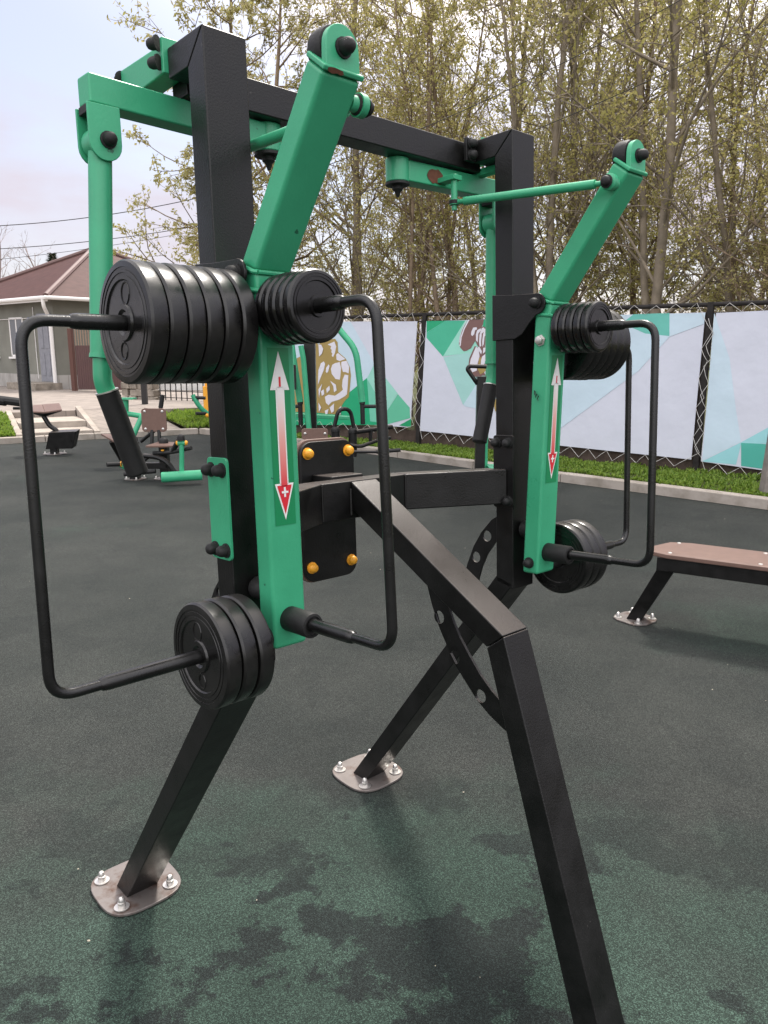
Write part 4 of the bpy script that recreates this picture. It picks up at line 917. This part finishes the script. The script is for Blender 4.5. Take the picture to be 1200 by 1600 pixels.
# twin station behind it
Y = 10.3; base = at(196,735,Y); base.z = 0
tm = thing_at('arm_machine', base, 'green framed machine with black hand grips behind the leg machine'); A = rel(tm)
tubem(tm, 'pillar', [A(195,735,Y),A(195,625,Y)], .05, GRN, 14); b = MB(); p = A(195,624,Y); b.box(p.x-.12,p.x+.13,-.08,.08,p.z,p.z+.02); b.build('top_plate', GRN, tm)
tubem(tm, 'frame_tube', [A(195,646,Y),A(222,650,Y-.1),A(206,686,Y-.2)], .035, GRN, 12, .03)
tubem(tm, 'grip', [A(186,617,Y),A(181,632,Y-.1)], .03, RUB); tubem(tm, 'grip', [A(254,617,Y),A(251,637,Y)], .03, RUB); tubem(tm, 'grip_arm', [A(251,637,Y),A(247,668,Y),A(220,690,Y)], .025, BLK)
b = MB(); p0 = A(158,679,Y-.1); p1 = A(180,690,Y-.4); b.hexa([p0+Vector((0,0,-.012)),p0+Vector((.19,0,-.012)),p1+Vector((.08,0,-.012)),p1+Vector((-.02,0,-.012)),p0+Vector((0,0,.012)),p0+Vector((.19,0,.012)),p1+Vector((.08,0,.012)),p1+Vector((-.02,0,.012))]); b.build('seat', BRD, tm, .003)
tubem(tm, 'seat_post', [A(174,690,Y-.2),A(196,728,Y)], .035, BLK)
# machine at the far left
Y = 11.4; base = at(86,711,Y); base.z = 0
sm = thing_at('seat_machine', base, 'small machine with black box panel and brown folded seat by the steps'); A = rel(sm)
b = MB(); b.box(-.05,.05,-.05,.05,.008,.20); o = b.build('post', BLK, sm, .004); wfoot(o, (0,0,0), .17)
b = MB(); p0, p1, p2, p3 = A(76,676,Y-.12), A(119,674,Y-.12), A(113,701,Y-.1), A(71,702,Y-.1); bk_ = Vector((0,.16,.02))
b.hexa([p3,p2,p2+bk_,p3+bk_,p0,p1,p1+bk_,p0+bk_]); b.build('box_panel', BLK, sm, .006)
tubem(sm, 'neck', [A(68,650,Y),A(78,666,Y),A(89,672,Y),A(91,684,Y)], .035, BLK, 10, .1)
b = MB(); l0, l1, m0, m1, r0_, r1 = A(48,645,Y-.2), A(52,635,Y+.2), A(70,646,Y-.2), A(66,634,Y+.2), A(97,642,Y-.2), A(93,632,Y+.2); dz = Vector((0,0,.022))
b.hexa([l0,m0,m1,l1,l0+dz,m0+dz,m1+dz,l1+dz]); b.hexa([m0+Vector((.003,0,0)),r0_,r1,m1+Vector((.003,0,0)),m0+dz+Vector((.003,0,0)),r0_+dz,r1+dz,m1+dz+Vector((.003,0,0))]); b.build('seat', BRD, sm, .003)
b = MB(); dz = Vector((0,0,-.03)); mid = A(68,652,Y); b.add([l0+dz*.1,r0_+dz*.1,r1+dz*.1,l1+dz*.1,mid], [(0,1,4),(1,2,4),(2,3,4),(3,0,4),(0,1,2,3)]); b.build('seat_bracket', BLK, sm)
tubem(sm, 'handle', [A(21,638,Y),A(48,638,Y)], .022, RUB)
tubem(sm, 'roller_arm', [A(-30,621,Y-.2),A(34,629,Y-.2)], .062, RUB); tubem(sm, 'roller_collar', [A(1,626,Y-.2),A(9,627,Y-.2)], .070, RUB)
# pull-down machine behind the backrest
Y = 9.4; base = at(488,748,Y); base.z = 0
pm = thing_at('pull_machine', base, 'tall machine with bent green arms and black base behind the backrest'); A = rel(pm)
b = MB(); b.box(-.065,.065,-.06,.06,.008,2.15); o = b.build('post', BLK, pm, .006); wfoot(o, (0,0,0), .15); b = MB(); b.box(-.07,.07,-.065,.065,2.15,2.18); b.build('post_cap', BLK, o)
for pts, gp in (([A(474,470,Y+.1),A(452,505,Y),A(456,545,Y-.1),A(469,628,Y-.1)], [A(469,627,Y-.1),A(470,664,Y-.1)]), ([A(500,470,Y+.1),A(532,518,Y),A(556,545,Y-.1),A(566,628,Y-.1)], [A(566,627,Y-.1),A(567,663,Y-.1)])):
    o = tubem(pm, 'arm', pts, .038, GRN, 12, .16); b = MB(); b.tube([gp[0], gp[0]+(gp[1]-gp[0])*.12, gp[0]+(gp[1]-gp[0])*.13, gp[1]], [.034,.034,.028,.028], 12); b.build('grip', RUB, o)
    p = gp[0]-Vector((0,0,.06)); tubem(o, 'side_grip', [p, p+Vector((.17 if p.x > .2 else -.12,0,0))], .022, RUB)
tubem(pm, 'stay', [A(470,540,Y-.25),A(474,560,Y-.25),A(483,672,Y-.25)], .032, GRN)
b = MB(); p0, p1 = A(450,570,Y-.3), A(463,609,Y-.3); b.box(p0.x-.1,p1.x,p0.y,p0.y+.03,p1.z,p0.z); o = b.build('back_board', BLK, pm, .006)
for py in (578,600): b = MB(); b.dome(A(475,py,Y-.07), (1,0,0), .03, .035); b.build('cap_bolt', YEL, pm)
b = MB(); b.prism(rrect(A(492,678,Y-.7).x,A(492,678,Y-.7).z,.148,.062,.03), 'y', -.72, -.695); o = b.build('seat_board', BRD, pm, .004)
for px in (477,508): b = MB(); b.dome(A(px,677,Y-.7)-Vector((0,.022,0)), (0,-1,0), .012, .008); b.build('screw', ZNC, o)
b = MB(); p0 = A(462,680,Y-.2); p1 = A(535,700,Y-.2); b.box(p0.x,p1.x,-.6,.25,.16,.38); b.build('base_box', BLK, pm, .01)
b = MB(); p = A(490,690,Y-.6); b.box(p.x-.25,p.x+.28,-.66,-.35,.34,.36); b.build('footboard', BLK, pm)
tubem(pm, 'arch_handle', [A(520,676,Y-.3),A(529,639,Y-.3),A(547,639,Y-.2),A(555,678,Y-.2)], .024, BLK, 10, .09)
for px, py in ((524,674),(551,676)):
    b = MB(); p = A(px,py,Y-.35); b.tube([p-Vector((0,0,.28)), p-Vector((0,0,.0))], .05, 12); b.build('stub_post', BLK, pm); b = MB(); b.dome(p, (0,0,1), .048, .055); b.build('post_cap', RUB, pm)
tubem(pm, 'base_bar', [A(556,675,Y-.4),A(612,667,Y)], .028, BLK); tubem(pm, 'base_bar', [A(520,690,Y-.4),A(563,698,Y-.4),A(590,688,Y-.2),A(609,684,Y)], .022, BLK); tubem(pm, 'base_bar', [A(579,670,Y-.25),A(579,692,Y-.25)], .022, BLK)
tubem(pm, 'foot_bar', [A(588,706,Y-.6),A(626,703,Y-.6)], .022, RUB); tubem(pm, 'foot_bar_arm', [A(540,706,Y-.5),A(592,706,Y-.6)], .018, BLK)
b = MB(); p0 = A(450,645,Y+.6); p1 = A(552,651,Y+.6); b.hexa([p0-Vector((0,.06,.05)),p1-Vector((0,.06,.04)),p1+Vector((0,.1,-.04)),p0+Vector((0,.1,-.05)),p0-Vector((0,.06,0)),p1-Vector((0,.06,0)),p1+Vector((0,.1,0)),p0+Vector((0,.1,0))]); b.build('green_beam', GRN, pm, .006)
# stepper behind the right post
Y = 8.2; base = at(749,742,Y); base.z = 0
st = thing_at('step_machine', base, 'machine with slim black column and bent black rail behind the right post'); A = rel(st)
b = MB(); p = A(751,588,Y); b.box(-.05,.05,-.05,.05,.008,p.z); o = b.build('column', BLK, st, .005); wfoot(o, (0,0,0), .13)
tubem(st, 'hand_rail', [A(800,574,Y),A(733,572,Y),A(730,577,Y),A(746,600,Y)], .022, BLK, 10, .03); tubem(st, 'hand_rail', [A(752,596,Y),A(800,596,Y)], .024, BLK)
tubem(st, 'green_pole', [A(765,560,Y+.15),A(757,700,Y+.15),A(757,733,Y+.15),A(790,733,Y+.15)], .035, GRN, 12, .05)
b = MB(); p = A(768,730,Y+.1); b.box(p.x-.05,p.x+.3,-.1,.2,max(.01,p.z-.02),p.z+.02); b.build('pedal', GRN, st, .004)
# machine just left of the left post, far back
Y = 12.2; base = at(350,686,Y); base.z = 0
fm = thing_at('hand_machine', base, 'far machine with curved green arms and black grips beside the left post'); A = rel(fm)
b = MB(); b.box(-.06,.06,-.06,.06,.008,1.0); o = b.build('post', BLK, fm, .005); wfoot(o, (0,0,0), .14)
o = tubem(fm, 'arm', [A(301,617,Y-.2),A(310,634,Y-.2),A(328,650,Y-.1),A(350,656,Y)], .036, GRN, 12, .12); tubem(o, 'grip', [A(304,621,Y-.2),A(321,622,Y-.2)], .026, RUB); tubem(o, 'grip', [A(306,646,Y-.3),A(322,646,Y-.2)], .026, RUB)
b = MB(); b.dome(A(324,649,Y-.22), (-1,-1,0), .028, .03); b.build('cap_bolt', YEL, o)
# ------------------------------------------------------------------ specks on the rubber
b = MB(); rn = random.Random(77)
for k in range(90):
    x, y = rn.uniform(-3,4.5), rn.uniform(1.1,8)
    s_ = rn.uniform(.002,.0055); z_ = .006; a = rn.uniform(0,3); b.add([(x+s_*math.cos(a+t)*rn.uniform(.6,1.2), y+s_*math.sin(a+t)*rn.uniform(.6,1.2), z_) for t in (0,1.5,3.1,4.6)] + [(x,y,z_+s_*.7)], [(0,1,4),(1,2,4),(2,3,4),(3,0,4)])
o = b.build('litter', mat('pale_crumbs', (.40,.36,.28), .9)); o['kind'] = 'stuff'; tag(o, 'pale crumbs and petals scattered over the dark rubber', 'litter')
